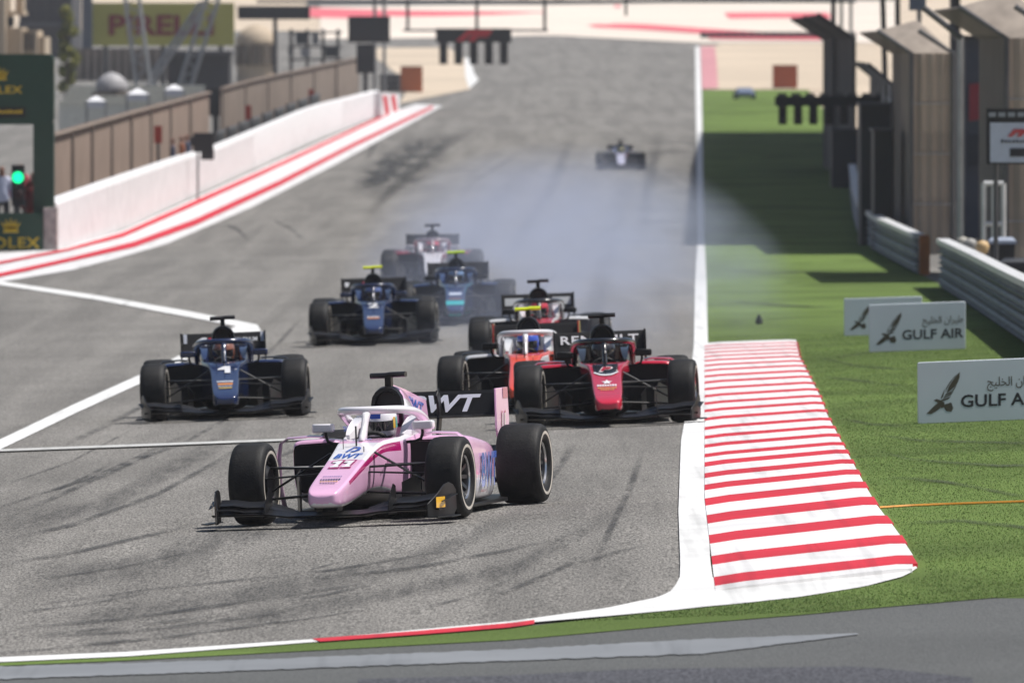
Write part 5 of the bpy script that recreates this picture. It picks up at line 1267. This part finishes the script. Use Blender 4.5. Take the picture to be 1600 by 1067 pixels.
# ---- start light gantry over the straight
DG = 668.0
r_ = thing('start_gantry', 'steel gantry over the straight with black start lights and red emblem', 'gantry', GX(593, DG))
zt = PD(800, -26, DG).z; zb_ = PD(800, 3, DG).z
xl, xr = GX(593, DG).x, GX(1322, DG).x
for x in (xl, xr):
    for o in (-.25, .25):
        g = onground(x + o, DG); W(r_, MB().tube([g - Vector((0, 0, .2)), Vector((x + o, DG, zt))], .09, 8), 'post', M_STEEL)
for y_, z in ((DG - .3, zt), (DG - .3, zb_), (DG + .3, zt), (DG + .3, zb_)): W(r_, MB().tube([(xl - 6.4, y_, z), (xr + .5, y_, z)], .07, 8), 'chord', M_DSTEEL)
n = 26
for k in range(n):
    x0 = xl + (xr-xl)*k/n; x1 = xl + (xr-xl)*(k+1)/n
    W(r_, MB().tube([(x0, DG - .3, zt if k % 2 else zb_), (x1, DG - .3, zb_ if k % 2 else zt)], .035, 6), 'brace', M_DSTEEL)
for x in (637, 745, 851): W(r_, MB().tube([PD(x, -2, DG - .3), PD(x, 48, DG - .3)], .085, 8), 'dropper', M_DSTEEL)
W(r_, MB().tube([PD(630, 48, DG - .3), PD(856, 48, DG - .3)], .06, 8), 'lower_bar', M_DSTEEL)
W(r_, MB().tube([PD(978, -2, DG - .3), PD(978, 25, DG - .3)], .07, 8), 'dropper', M_DSTEEL)
def start_lights(r_, x0, x1, y0, ym, y1, d, n, xe=None):
    W(r_, pxbox(x0, y0, xe or x1, ym, d, .3), 'header', flat('#17181b'))
    w = (x1-x0)/n
    for k in range(n):
        c = x0 + w*(k+.5); W(r_, pxbox(c - w*.27, ym - 1, c + w*.27, y1, d + .03, .25), 'lamp_column', flat('#141517'))
        for j in range(3):
            p = PD(c, ym + (y1-ym)*(j+.6)/3.2, d); W(r_, MB().lathe([(-.05, .02), (-.05, w*.17/ppm(d)), (0, w*.2/ppm(d)), (.03, w*.2/ppm(d))], 12, 'y', p), 'lamp', flat('#0b0b0c'))
start_lights(r_, 681, 799, 45, 67, 101, DG - .6, 5)
p0 = PD(740, 56, DG - .62); q = 1/ppm(DG)
WO(r_, polys(None, [[(-28, -9), (-16, -9), (-6, 1), (26, 1), (30, 9), (-8, 9)], [(-10, -9), (2, -9), (6, -3), (22, -3), (25, 0), (-3, 0)]], p0, (1, 0, 0), (0, 0, 1), q, paint('#c01c2c'), 'emblem', .02))

# ---- right hand side: guard rails, debris fence, light arm, sign, stand
M_RAIL = plain('armco_grey', (.25, .252, .258), .65, 0, .3, 2.0)
M_RAILTOP = plain('armco_top', (.62, .62, .62), .5, .2, .12, 2.0)
def guard_rail(label, base, height, rows, n, group):
    pts = [P(*q) for q in resample(base, n)]; pts = [onground(p.x, p.y) for p in pts]
    r_ = thing('guard_rail', label, 'barrier', pts[0], group=group)
    hw = height/rows
    for k in range(rows):
        secs = []
        for i, p in enumerate(pts):
            t = pts[min(i+1, n)] - pts[max(i-1, 0)]; t.z = 0; t.normalize(); nn = Vector((-t.y, t.x, 0))
            if nn.x > 0: nn = -nn
            z = k*hw; q = []
            for u, v in ((0, .02), (.06, .10), (.10, .30), (.04, .42), (.04, .56), (.10, .70), (.06, .90), (0, .97), (-.02, .97), (-.02, .02)): q.append(p + nn*u + Vector((0, 0, z + v*hw)))
            secs.append(q)
        W(r_, MB().loft(secs), 'rail', M_RAIL, 30)
    secs = []
    for i, p in enumerate(pts):
        t = pts[min(i+1, n)] - pts[max(i-1, 0)]; t.z = 0; t.normalize(); nn = Vector((-t.y, t.x, 0))
        if nn.x > 0: nn = -nn
        secs.append([p + nn*.13 + Vector((0, 0, height)), p + nn*.13 + Vector((0, 0, height + .09)), p - nn*.10 + Vector((0, 0, height + .09)), p - nn*.10 + Vector((0, 0, height))])
    W(r_, MB().loft(secs), 'capping', M_RAILTOP, 30)
    for i in range(0, n+1, 3):
        p = pts[i]; W(r_, MB().box(p + Vector((.10, 0, height/2)), (.10, .10, height)), 'post', M_STEEL)
    return pts
guard_rail('grey guard rail running down to the right edge behind the boards', [(1474, 449), (1520, 478), (1560, 505), (1600, 532), (1700, 600)], .80, 4, 14, 'guard rails')
RA = guard_rail('grey guard rail curving away behind the grass with an orange end', [(1437, 429), (1405, 412), (1374, 395), (1348, 373), (1338, 338), (1333, 300), (1326, 250), (1312, 205)], .70, 3, 24, 'guard rails')
e = P(1445, 430); tag(MB().prism(rounded(.20, .78, .05), e + Vector((0, 0, .39)), (1, 0, 0), (0, 0, 1), (0, .35, 0)).obj('end_cushion', plain('cushion_orange', (.50, .16, .04), .6, 0, .2, 4)), 'upright orange cushion on the end of the curving guard rail', 'cushion')
def netting(name, col, cover):
    """woven netting: threads cover part of it, light passes between them"""
    m = plain(name, col, .9, 0, .12, 1.0); m.node_tree.nodes['Principled BSDF'].inputs['Alpha'].default_value = cover; return m
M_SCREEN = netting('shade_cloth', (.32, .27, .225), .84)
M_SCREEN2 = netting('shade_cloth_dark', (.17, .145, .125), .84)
def return_panel(label, x0, x1, yt, d, over):
    g = GX(x0, d); r_ = thing('debris_fence', label, 'fence', g, group='debris fence bays')
    a, b = GX(x0, d), GX(x1, d); z = PD(x0, yt, d).z
    n = 8; rows = []
    for q in range(n+1):
        p = a.lerp(b, q/n); o_ = .03 if q % 2 else -.03; rows.append([Vector((p.x, p.y + o_, p.z)), Vector((p.x, p.y + o_, z)), Vector((p.x, p.y + o_ + .03, z)), Vector((p.x, p.y + o_ + .03, p.z))])
    W(r_, MB().loft(rows), 'cloth', M_SCREEN, 25)
    # bay running away beside the track
    rows = []; X = a.x; L2 = 14.0
    for q in range(n+1):
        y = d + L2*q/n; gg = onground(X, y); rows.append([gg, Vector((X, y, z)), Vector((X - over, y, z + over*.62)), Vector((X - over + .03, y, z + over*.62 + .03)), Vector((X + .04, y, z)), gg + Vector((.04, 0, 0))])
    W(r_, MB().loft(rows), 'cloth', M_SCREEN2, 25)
    # overhanging top of the return panel
    W(r_, MB().loft([[Vector((a.x, d, z)), Vector((b.x, d, z)), Vector((b.x, d + .03, z + .02)), Vector((a.x, d + .03, z + .02))], [Vector((a.x - over, d + .9, z + over*.62)), Vector((b.x - over, d + .9, z + over*.95)), Vector((b.x - over, d + .93, z + over*.97)), Vector((a.x - over, d + .93, z + over*.64))]]), 'overhang', plain('shade_cloth_worn', (.30, .255, .215), .9, 0, .2, 3))
    for p in (a, b):
        W(r_, MB().tube([p - Vector((0, 0, .1)), Vector((p.x, d - .08, z)), Vector((p.x - over, d - .08, z + over*.66))], .055, 8), 'post', M_DSTEEL)
    for k in range(1, 4):
        zz = a.z + (z-a.z)*k/4; W(r_, MB().tube([(a.x, d - .05, zz), (b.x, d - .05, zz)], .014, 6), 'cable', M_STEEL)
return_panel('tall brown shade cloth fence with bent top behind the curving guard rail', 1424, 1489, 84, 277, .75)
return_panel('brown cloth debris fence beside the hanging white sign', 1572, 1660, 60, 240, .9)
# far bay
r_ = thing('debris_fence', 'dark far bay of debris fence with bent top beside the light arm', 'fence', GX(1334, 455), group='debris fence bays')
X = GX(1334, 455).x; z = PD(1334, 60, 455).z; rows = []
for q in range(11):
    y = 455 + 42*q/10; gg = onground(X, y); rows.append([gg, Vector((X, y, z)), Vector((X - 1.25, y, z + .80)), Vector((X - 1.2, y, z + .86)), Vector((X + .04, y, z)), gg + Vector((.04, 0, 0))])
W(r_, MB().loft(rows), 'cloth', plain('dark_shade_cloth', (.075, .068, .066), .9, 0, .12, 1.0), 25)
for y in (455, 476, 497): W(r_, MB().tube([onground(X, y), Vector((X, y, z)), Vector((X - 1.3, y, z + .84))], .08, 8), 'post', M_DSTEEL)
# run of catch fencing behind the curving rail: posts and cables
RB = [(p.y, p.x) for p in RA]
def rail_x(y):
    q = sorted(RB)
    for (y0, x0), (y1, x1) in zip(q, q[1:]):
        if y0 <= y <= y1: return x0 + (x1-x0)*(y-y0)/(y1-y0)
    return q[-1][1] if y > q[-1][0] else q[0][1]
r_ = thing('catch_fence', 'run of thin catch fence posts and cables behind the curving guard rail', 'fence', onground(rail_x(300) + .7, 300), group='debris fence bays')
cf = []
for k in range(13):
    y = 300 + k*12.5; x = rail_x(y) + .7; g = onground(x, y); cf.append(g); W(r_, MB().tube([g - Vector((0, 0, .1)), g + Vector((0, 0, 3.6)), g + Vector((-.6, 0, 4.1))], .06, 6), 'post', M_STEEL if k % 2 else M_DSTEEL)
for k in range(9): W(r_, MB().tube([g + Vector((0, 0, .5 + .39*k)) for g in cf], .022, 4), 'cable', M_STEEL)
# tall mast in front of the stand
r_ = thing('fence_mast', 'tall galvanised mast beside the brown cloth fence', 'mast', GX(1501, 240)); W(r_, pole(MB(), 1501, 240, 58, .065), 'tube', M_STEEL)
W(r_, MB().tube([PD(1503, 60, 239.9), PD(1442, 12, 239.9)], .06, 8), 'arm', M_DSTEEL)
# repeater lights on an arm
DA = 360.0
r_ = thing('light_arm', 'row of black repeater lights on an arm over the grass edge', 'signal', GX(1392, DA))
W(r_, pole(MB(), 1392, DA + .2, 146, .09), 'post', M_DSTEEL)
start_lights(r_, 1211, 1331, 151, 166, 195, DA, 5, 1392)
for k in range(8): W(r_, pxbox(1215 + k*22, 146, 1229 + k*22, 151, DA + .05, .2), 'bracket', M_DSTEEL)
# white hanging sign
DSN = 209.0; sg = ppm(DSN)
r_ = thing('hanging_sign', 'white sign with black frame, red emblem and dark lettering hung by the fence', 'sign', GX(1560, DSN))
W(r_, pxbox(1541, 170, 1652, 257, DSN, .14), 'frame', flat('#141518')); W(r_, pxbox(1547, 192, 1646, 254, DSN - .02, .03), 'panel', flat('#b9c2d2'))
for k in range(7): W(r_, pxbox(1545 + k*15, 176, 1556 + k*15, 183, DSN - .03, .02), 'tape', flat('#8f969c'))
WO(r_, polys(None, [[(-22, -6), (-14, -6), (-8, 0), (30, 0), (34, 6), (-12, 6)], [(-8, -6), (0, -6), (3, -2), (26, -2), (28, 0), (-4, 0)]], PD(1596, 208, DSN - .03), (1, 0, 0), (0, 0, 1), 1/sg, paint('#b02a34'), 'emblem', .01))
WO(r_, polys(None, [[(-30 + k*6, -2.6), (-26 + k*6, -2.6), (-26 + k*6, 2.6 - (k % 3)), (-30 + k*6, 2.6 - (k % 2))] for k in range(11)], PD(1594, 221, DSN - .03), (1, 0, 0), (0, 0, 1), 1/sg, flat('#2a2c34'), 'small_print', .01))
W(r_, pxbox(1578, 232, 1625, 245, DSN - .035, .012), 'caption_bar', flat('#24252b'))
for x in (1556, 1640): W(r_, pole(MB(), x, DSN + .2, 172, .04), 'post', M_DSTEEL)
# bollards, bins and gate behind the near guard rail
for px, d, zt_, c, lb in ((1504, 234, .92, '#a8a49a', 'grey round-topped bollard closest to the galvanised mast behind the near rail'), (1516, 230, .93, '#94928e', 'dull grey round-topped bollard between two others behind the near rail'), (1535, 224, .95, '#c8a878', 'sandy round-topped bollard behind the near rail')):
    g = GX(px, d); r_ = thing('bollard', lb, 'bollard', g, group='round-topped bollards')
    W(r_, MB().lathe([(-.05, .075), (.50, .075), (.56, .11), (.62, .075), (zt_ - .24, .06)], 14, 'z', g), 'post', flat('#7d6a44' if px == 1535 else '#77746c'))
    W(r_, MB().lathe([(zt_ - .26, .05), (zt_ - .20, .10), (zt_ - .10, .125), (zt_ - .03, .09), (zt_, .005)], 14, 'z', g), 'knob', flat(c), 60)
for px, d, w, zt_, c1, c2, lb in ((1566, 226, .22, .98, '#14161b', '#98a2b4', 'black bin with a pale lid behind the near guard rail'), (1594, 214, .30, .74, '#15181d', '#262a32', 'low black bin behind the near guard rail beneath the hanging sign')):
    g = GX(px, d); r_ = thing('wheeled_bin', lb, 'bin', g, group='bins behind the near rail')
    W(r_, MB().loft([[g + Vector((sx*w*k, sy*w*k, z)) for sx, sy in ((-1, -1), (1, -1), (1, 1), (-1, 1))] for k, z in ((.8, .06), (1, zt_ - .12))]), 'body', flat(c1))
    W(r_, MB().loft([[g + Vector((sx*w*k, sy*w*k, z)) for sx, sy in ((-1, -1), (1, -1), (1, 1), (-1, 1))] for k, z in ((1.1, zt_ - .118), (1.1, zt_ - .06), (.8, zt_))]), 'lid', flat(c2))
    W(r_, MB().lathe([(-.03, .01), (-.03, .07), (.03, .07), (.03, .01)], 12, 'x', g + Vector((w*.7, w, .07))), 'wheel', M_TYRE)
    W(r_, MB().lathe([(-.03, .01), (-.03, .07), (.03, .07), (.03, .01)], 12, 'x', g + Vector((-w*.7, w, .07))), 'wheel', M_TYRE)
r_ = thing('metal_gate', 'open white metal gate frame behind the near guard rail', 'gate', GX(1553, 236))
for x in (1537, 1553, 1568): W(r_, pole(MB(), x, 236, 287, .045), 'upright', M_RAILTOP)
for y in (287, 350): W(r_, MB().tube([PD(1537, y, 236), PD(1568, y, 236)], .045, 8), 'bar', M_RAILTOP)
r_ = thing('race_truck', 'dark blue grey truck with a red side flash behind the fence mast', 'truck', GX(1540, 300))
W(r_, pxbox(1508, 62, 1576, 300, 300, 6, to_ground=True), 'body', flat('#39404e')); W(r_, pxbox(1504, 56, 1580, 62, 299.8, 6.4), 'roof', flat('#23262e'))
WO(r_, polys(None, [[(-22, 28), (-6, 30), (24, 14), (26, 0), (8, -8), (4, -26), (-22, -30)]], PD(1536, 160, 299.9), (1, 0, 0), (0, 0, 1), 1/ppm(300), flat('#8e2334'), 'flash', .02))
W(r_, pxbox(1512, 210, 1530, 260, 299.9, .1), 'door', flat('#242a36')); W(r_, pxbox(1540, 225, 1572, 255, 299.9, .1), 'window', flat('#1a2030'))
for x in (1518, 1562): W(r_, MB().lathe([(-.2, .02), (-.2, .5), (.2, .5), (.2, .02)], 20, 'x', GX(x, 300.4) + Vector((0, .6, .5))), 'wheel', M_TYRE)
# dark stores behind the far rail
for x0, x1, yt, d, c, lb in ((1345, 1392, 165, 290, '#22262f', 'dark navy shelter behind the curve of the guard rail'), (1300, 1340, 205, 420, '#2c3038', 'dark grey shelter beyond the row of repeater lights'), (1366, 1394, 205, 282, '#1c2027', 'black cabinet close behind the curve of the guard rail')):
    r_ = thing('shelter', lb, 'shelter', GX((x0+x1)/2, d), group='shelters'); W(r_, pxbox(x0, yt, x1, 300, d, 2.5, to_ground=True), 'wall', flat(c)); W(r_, pxbox(x0 - 2, yt - 4, x1 + 2, yt, d - .2, 3), 'roof', flat('#3c4048'))
# masts, wires and boxes against the run-off
for x, xt, d, lb in ((1388, 1378, 420, 'thin dark mast leaning left of a taller one above the fence'), (1404, 1402, 430, 'thin dark mast standing between fence overhang and leaning mast'), (1302, 1302, 480, 'thin mast behind the bent top of the far fence bay'), (1493, 1492, 380, 'thick blue grey mast behind the fence mast arm')):
    r_ = thing('floodlight_mast', lb, 'mast', GX(x, d), group='thin masts'); W(r_, MB().tube([GX(x, d), PD(xt, -40, d)], .16 if x == 1493 else .09, 8), 'tube', M_DSTEEL); W(r_, MB().box(PD(xt, -42, d), (.9, .3, .35)), 'lamp_head', M_DSTEEL)
r_ = thing('equipment_cabinet', 'pale blue grey cabinet raised on a post above the brown fence', 'cabinet', GX(1434, 330)); W(r_, pxbox(1421, -14, 1447, 17, 330, .4), 'case', flat('#7d8896')); W(r_, pole(MB(), 1436, 330.2, 12, .06), 'post', M_STEEL)
r_ = thing('tyre_wall', 'long low dark tyre wall along the far run-off', 'barrier', GX(1210, 1040))
for k in range(20):
    a = PD(1094 + k*12.2, 69, 1040); g = GX(1094 + k*12.2, 1040); W(r_, MB().box(g + Vector((.3, 0, .25)), (.60, .6, .52)), 'bundle', flat('#3c3a42'))
# main grandstand beside the straight; its roof shades the track edge
r_ = thing('grandstand', 'long concrete grandstand with a flat roof beside the straight', 'grandstand', onground(30, 295))
CON = plain('stand_concrete', (.38, .35, .31), .85, 0, .1, .3)
dx, dy = to_sun.x/to_sun.z, to_sun.y/to_sun.z
HR = 19.0
def xs_(d): return (1092 - 800)/F*d
rows = []
for d in (290, 350, 420, 500, 597):
    x = xs_(d) + HR*dx; y = d + HR*dy; rows.append([(x, y, HR), (x, y, HR + .6), (x + 30, y, HR + 2.4), (x + 30, y, HR + 1.8)])
W(r_, MB().loft(rows), 'roof', CON)
for k in range(46):
    d = 291 + k*6.6 + random.uniform(-2, 2); x = xs_(d) + HR*dx; w_ = random.uniform(.4, 2.2); ln = random.uniform(.5, 2.6)
    W(r_, MB().box((x - ln/2 + .2, d + HR*dy, HR + .3), (ln, w_, .25)), 'shadow_streak_bar', CON)  # added bars past the roof edge, shaped to cast streaks of shadow
for k in range(9):
    d = 296 + k*37.5; x = xs_(d) + HR*dx + 12; W(r_, MB().tube([onground(x, d + 4) - Vector((0, 0, .3)), (x, d + 4, HR + .8)], .35, 10), 'column', CON)
    W(r_, MB().tube([(x, d + 4, HR - 5), (x - 9.0, d + 4, HR + .1)], .16, 8), 'brace', CON)
for k in range(10):
    rows = []
    for d in (296, 400, 500, 600):
        x = xs_(d) + HR*dx + 10 + k*1.6; z = .8 + k*.85 + gz(x, d); rows.append([(x, d, z - 1.2), (x + 1.6, d, z - 1.2), (x + 1.6, d, z), (x, d, z)])
    W(r_, MB().loft(rows), 'seating_tier', CON)
rows = []
for d in (294, 602): x = xs_(d) + HR*dx + 28; rows.append([(x, d, 0), (x + .5, d, 0), (x + .5, d, HR + 1.6), (x, d, HR + 1.6)])
W(r_, MB().loft(rows), 'back_wall', CON)

# ---- three foam boards with the airline emblem
M_FOAM = plain('board_white', (.56, .61, .66), .55, 0, .04, 2)
INKD = flat('#1b1a1d'); BRZ = plain('bronze_ink', (.075, .062, .035), .5, .2, .15, 8)
FALCON_PX = [[(1183, 569), (1181, 606), (1168, 640), (1150, 662), (1118, 690), (1098, 702), (1112, 660), (1145, 612)], [(1180, 575), (1150, 596), (1120, 630), (1098, 664), (1090, 700), (1108, 660), (1140, 612)],
             [(1166, 646), (1148, 680), (1118, 706), (1084, 722), (1092, 706), (1128, 690)], [(1146, 686), (1128, 712), (1098, 728), (1078, 735), (1080, 726), (1112, 712)], [(1128, 718), (1112, 738), (1080, 750), (1060, 745), (1074, 738), (1100, 732)],
             [(1090, 668), (1066, 720), (1062, 738), (1078, 722)], [(1018, 744), (1036, 734), (1058, 742), (1084, 756), (1090, 784), (1068, 796), (1048, 776), (1040, 756)],
             [(1040, 762), (1012, 786), (972, 826), (1002, 829), (1040, 808), (1062, 792)], [(1090, 770), (1128, 760), (1141, 796), (1128, 820), (1096, 814), (1082, 792)]]
def board(label, xl, yb, w_px, h_px, falcon_only=False):
    g = P(xl, yb); s = ppm(g.y); w, h = w_px/s, h_px/s
    r_ = thing('sponsor_board', label, 'board', g, group='airline boards on the grass')
    ux = Vector((1, 0, C_(g.y))).normalized(); up = Vector((0, math.sin(R(9)), math.cos(R(9))))
    mb = MB(); q = rounded(w, h, .02, 3); n = Vector((0, 1, 0)); o = g + ux*w/2 + up*h/2 + Vector((0, 0, .004))
    secs = [[o + ux*a + up*b for a, b in rounded(w*.992, h*.985, .02, 3)], [o + ux*a + up*b + n*.012 for a, b in q], [o + ux*a + up*b + n*.06 for a, b in q]]
    mb.loft(secs); W(r_, mb, 'panel', M_FOAM, 30)
    # rear strut of the wedge
    back = Vector((0, .38, 0)); mb = MB()
    for t in (.02, .93): 
        p = g + ux*w*t; mb.loft([[p + n*.06, p + ux*.05 + n*.06, p + ux*.05 + up*h*.95 + n*.06, p + up*h*.95 + n*.06], [p + back, p + ux*.05 + back, p + ux*.05 + back + Vector((0, 0, .05)), p + back + Vector((0, 0, .05))]])
    for t in (.02, .93): pass
    W(r_, mb, 'rear_strut', M_DSTEEL); nf = up.cross(ux)
    # artwork measured on the near board: 600 photo units = its full width
    def T(ax, ay): return ((ax - 918)/788.0, (888 - ay)/388.0)
    pl = []
    for poly in FALCON_PX: pl.append([((T(*p)[0] - .5)*w, (T(*p)[1] - .5)*h) for p in poly])
    WO(r_, polys(None, pl, o, ux, up, 1, BRZ, 'falcon_emblem', .0012))
    for nm, key, x0, y0, x1, y1, mt in (('lettering', 'GULF', 1188, 715, 1690, 795, INKD), ('arabic_lettering', 'AR', 1352, 610, 1686, 700, BRZ)):
        a, b = T(x0, y1), T(x1, y0); c = o + ux*((a[0]+b[0])/2 - .5)*w + up*((a[1]+b[1])/2 - .5)*h
        WO(r_, lettering(None, key, c, ux, up, (b[0]-a[0])*w, (b[1]-a[1])*h, mt, nm, .0012))
    return r_
board('pale blue GULF AIR board with falcon emblem standing nearest the orange hose', 1434, 663, 197, 97)
board('middle pale blue GULF AIR board standing just in front of another', 1358, 551, 151, 75)
board('pale blue GULF AIR board partly hidden behind the middle one', 1319, 525.5, 122, 59)

# ---- tree beside the beige building
def tree(label, px, d, py_top, w_px, cols):
    g = GX(px, d); zt = PD(px, py_top, d).z; H = zt - g.z; rad = w_px/2/ppm(d)
    r_ = thing('tree', label, 'tree', g)
    mb = MB().tube([g - Vector((0, 0, .2)), g + Vector((.05, 0, H*.3)), g + Vector((-.05, .05, H*.6)), g + Vector((0, 0, H*.85))], [.16, .12, .08, .03], 8)
    for k in range(6):
        t = k*1.05; b = g + Vector((0, 0, H*(.35 + .07*k))); mb.tube([b, b + Vector((math.cos(t)*rad*.7, math.sin(t)*rad*.7, H*.12))], [.05, .015], 6)
    W(r_, mb, 'trunk', plain('bark', (.13, .10, .07), .9))
    cl = []
    for k in range(26):
        t = random.uniform(0, 6.28); u = random.uniform(0, 1); zz = .28 + .68*u; rr = rad*(1.0 - .55*abs(u - .4))*random.uniform(.2, .9); cl.append((g + Vector((math.cos(t)*rr, math.sin(t)*rr, H*zz)), rad*random.uniform(.25, .45)))
    mb = MB()
    for k in range(7000):
        c, r0 = random.choice(cl); v = Vector((random.gauss(0, 1), random.gauss(0, 1), random.gauss(0, 1))).normalized()*r0*random.uniform(.4, 1.1)
        p = c + v; a = Vector((random.gauss(0, 1), random.gauss(0, 1), random.gauss(0, 1))).normalized(); b = a.cross(v).normalized() if a.cross(v).length > 1e-4 else Vector((1, 0, 0)); s = random.uniform(.09, .20)
        i = mb.add([p - a*s, p + b*s*.5, p + a*s, p - b*s*.5]); mb.face((i, i+1, i+2, i+3), random.randrange(3))
    o = mb.obj('crown', [flat(c, .7) for c in cols], r_, 0, False); o.matrix_parent_inverse = Matrix.Translation(-Vector(r_.location)); o['kind'] = 'stuff'
tree('yellow green tree between dark grandstand and yellow billboard', 104, 640, 8, 34, ('#767a32', '#94913c', '#535a27'))

g = P(1186, 507); tag(MB().loft([[g + Vector((x*w, y*w, z)) for x, y in ((-1, -.5), (.3, -.9), (1, 0), (.4, .8), (-.6, .7))] for w, z in ((.05, .004), (.06, .05), (.035, .12), (.01, .16))]).obj('debris', flat('#2a3020')), 'small dark scrap of debris lying on the grass beyond the kerb', 'debris')

# ------------------------------------------------------------------ air: tyre smoke and haze
def volume_box(name, lo, hi, build):
    mb = MB().box([(a+b)/2 for a, b in zip(lo, hi)], [b-a for a, b in zip(lo, hi)])
    m = bpy.data.materials.new(name); m.use_nodes = True; nt = m.node_tree
    nt.nodes.remove(nt.nodes['Principled BSDF'])
    pv = nt.nodes.new('ShaderNodeVolumePrincipled'); nt.links.new(pv.outputs[0], nt.nodes['Material Output'].inputs['Volume'])
    build(nt, pv)
    o = mb.obj(name, m, None, 0); return tag(o, kind='stuff')
def smoke(nt, pv):
    pv.inputs['Color'].default_value = (.58, .64, .82, 1); pv.inputs['Anisotropy'].default_value = .1
    tc = nt.nodes.new('ShaderNodeTexCoord')
    mp = nt.nodes.new('ShaderNodeMapping'); mp.inputs['Scale'].default_value = (.55, .08, .8); nt.links.new(tc.outputs['Object'], mp.inputs['Vector'])
    n = nt.nodes.new('ShaderNodeTexNoise'); n.inputs['Scale'].default_value = 1.0; n.inputs['Detail'].default_value = 3; nt.links.new(mp.outputs[0], n.inputs['Vector'])
    r = nt.nodes.new('ShaderNodeMapRange'); r.inputs[1].default_value = .40; r.inputs[2].default_value = .62; r.inputs[3].default_value = .05; r.inputs[4].default_value = 1; nt.links.new(n.outputs['Fac'], r.inputs[0])
    g = nt.nodes.new('ShaderNodeMapping'); g.vector_type = 'POINT'
    nt.links.new(tc.outputs['Generated'], g.inputs['Vector']); g.inputs['Location'].default_value = (-1, -1, -.0); g.inputs['Scale'].default_value = (2, 2, 1.0)
    gr = nt.nodes.new('ShaderNodeTexGradient'); gr.gradient_type = 'SPHERICAL'; nt.links.new(g.outputs[0], gr.inputs['Vector'])
    m1 = nt.nodes.new('ShaderNodeMath'); m1.operation = 'MULTIPLY'; nt.links.new(r.outputs[0], m1.inputs[0]); nt.links.new(gr.outputs['Fac'], m1.inputs[1])
    m2 = nt.nodes.new('ShaderNodeMath'); m2.operation = 'MULTIPLY'; nt.links.new(m1.outputs[0], m2.inputs[0]); m2.inputs[1].default_value = .074
    nt.links.new(m2.outputs[0], pv.inputs['Density'])
volume_box('tyre_smoke', (-3.4, 152, -.3), (5.5, 370, 2.4), smoke)
def haze(nt, pv):
    pv.inputs['Color'].default_value = (.80, .84, .93, 1); pv.inputs['Density'].default_value = .00010
volume_box('haze', (-960, -60, -1.6), (960, 3700, 24.0), haze)
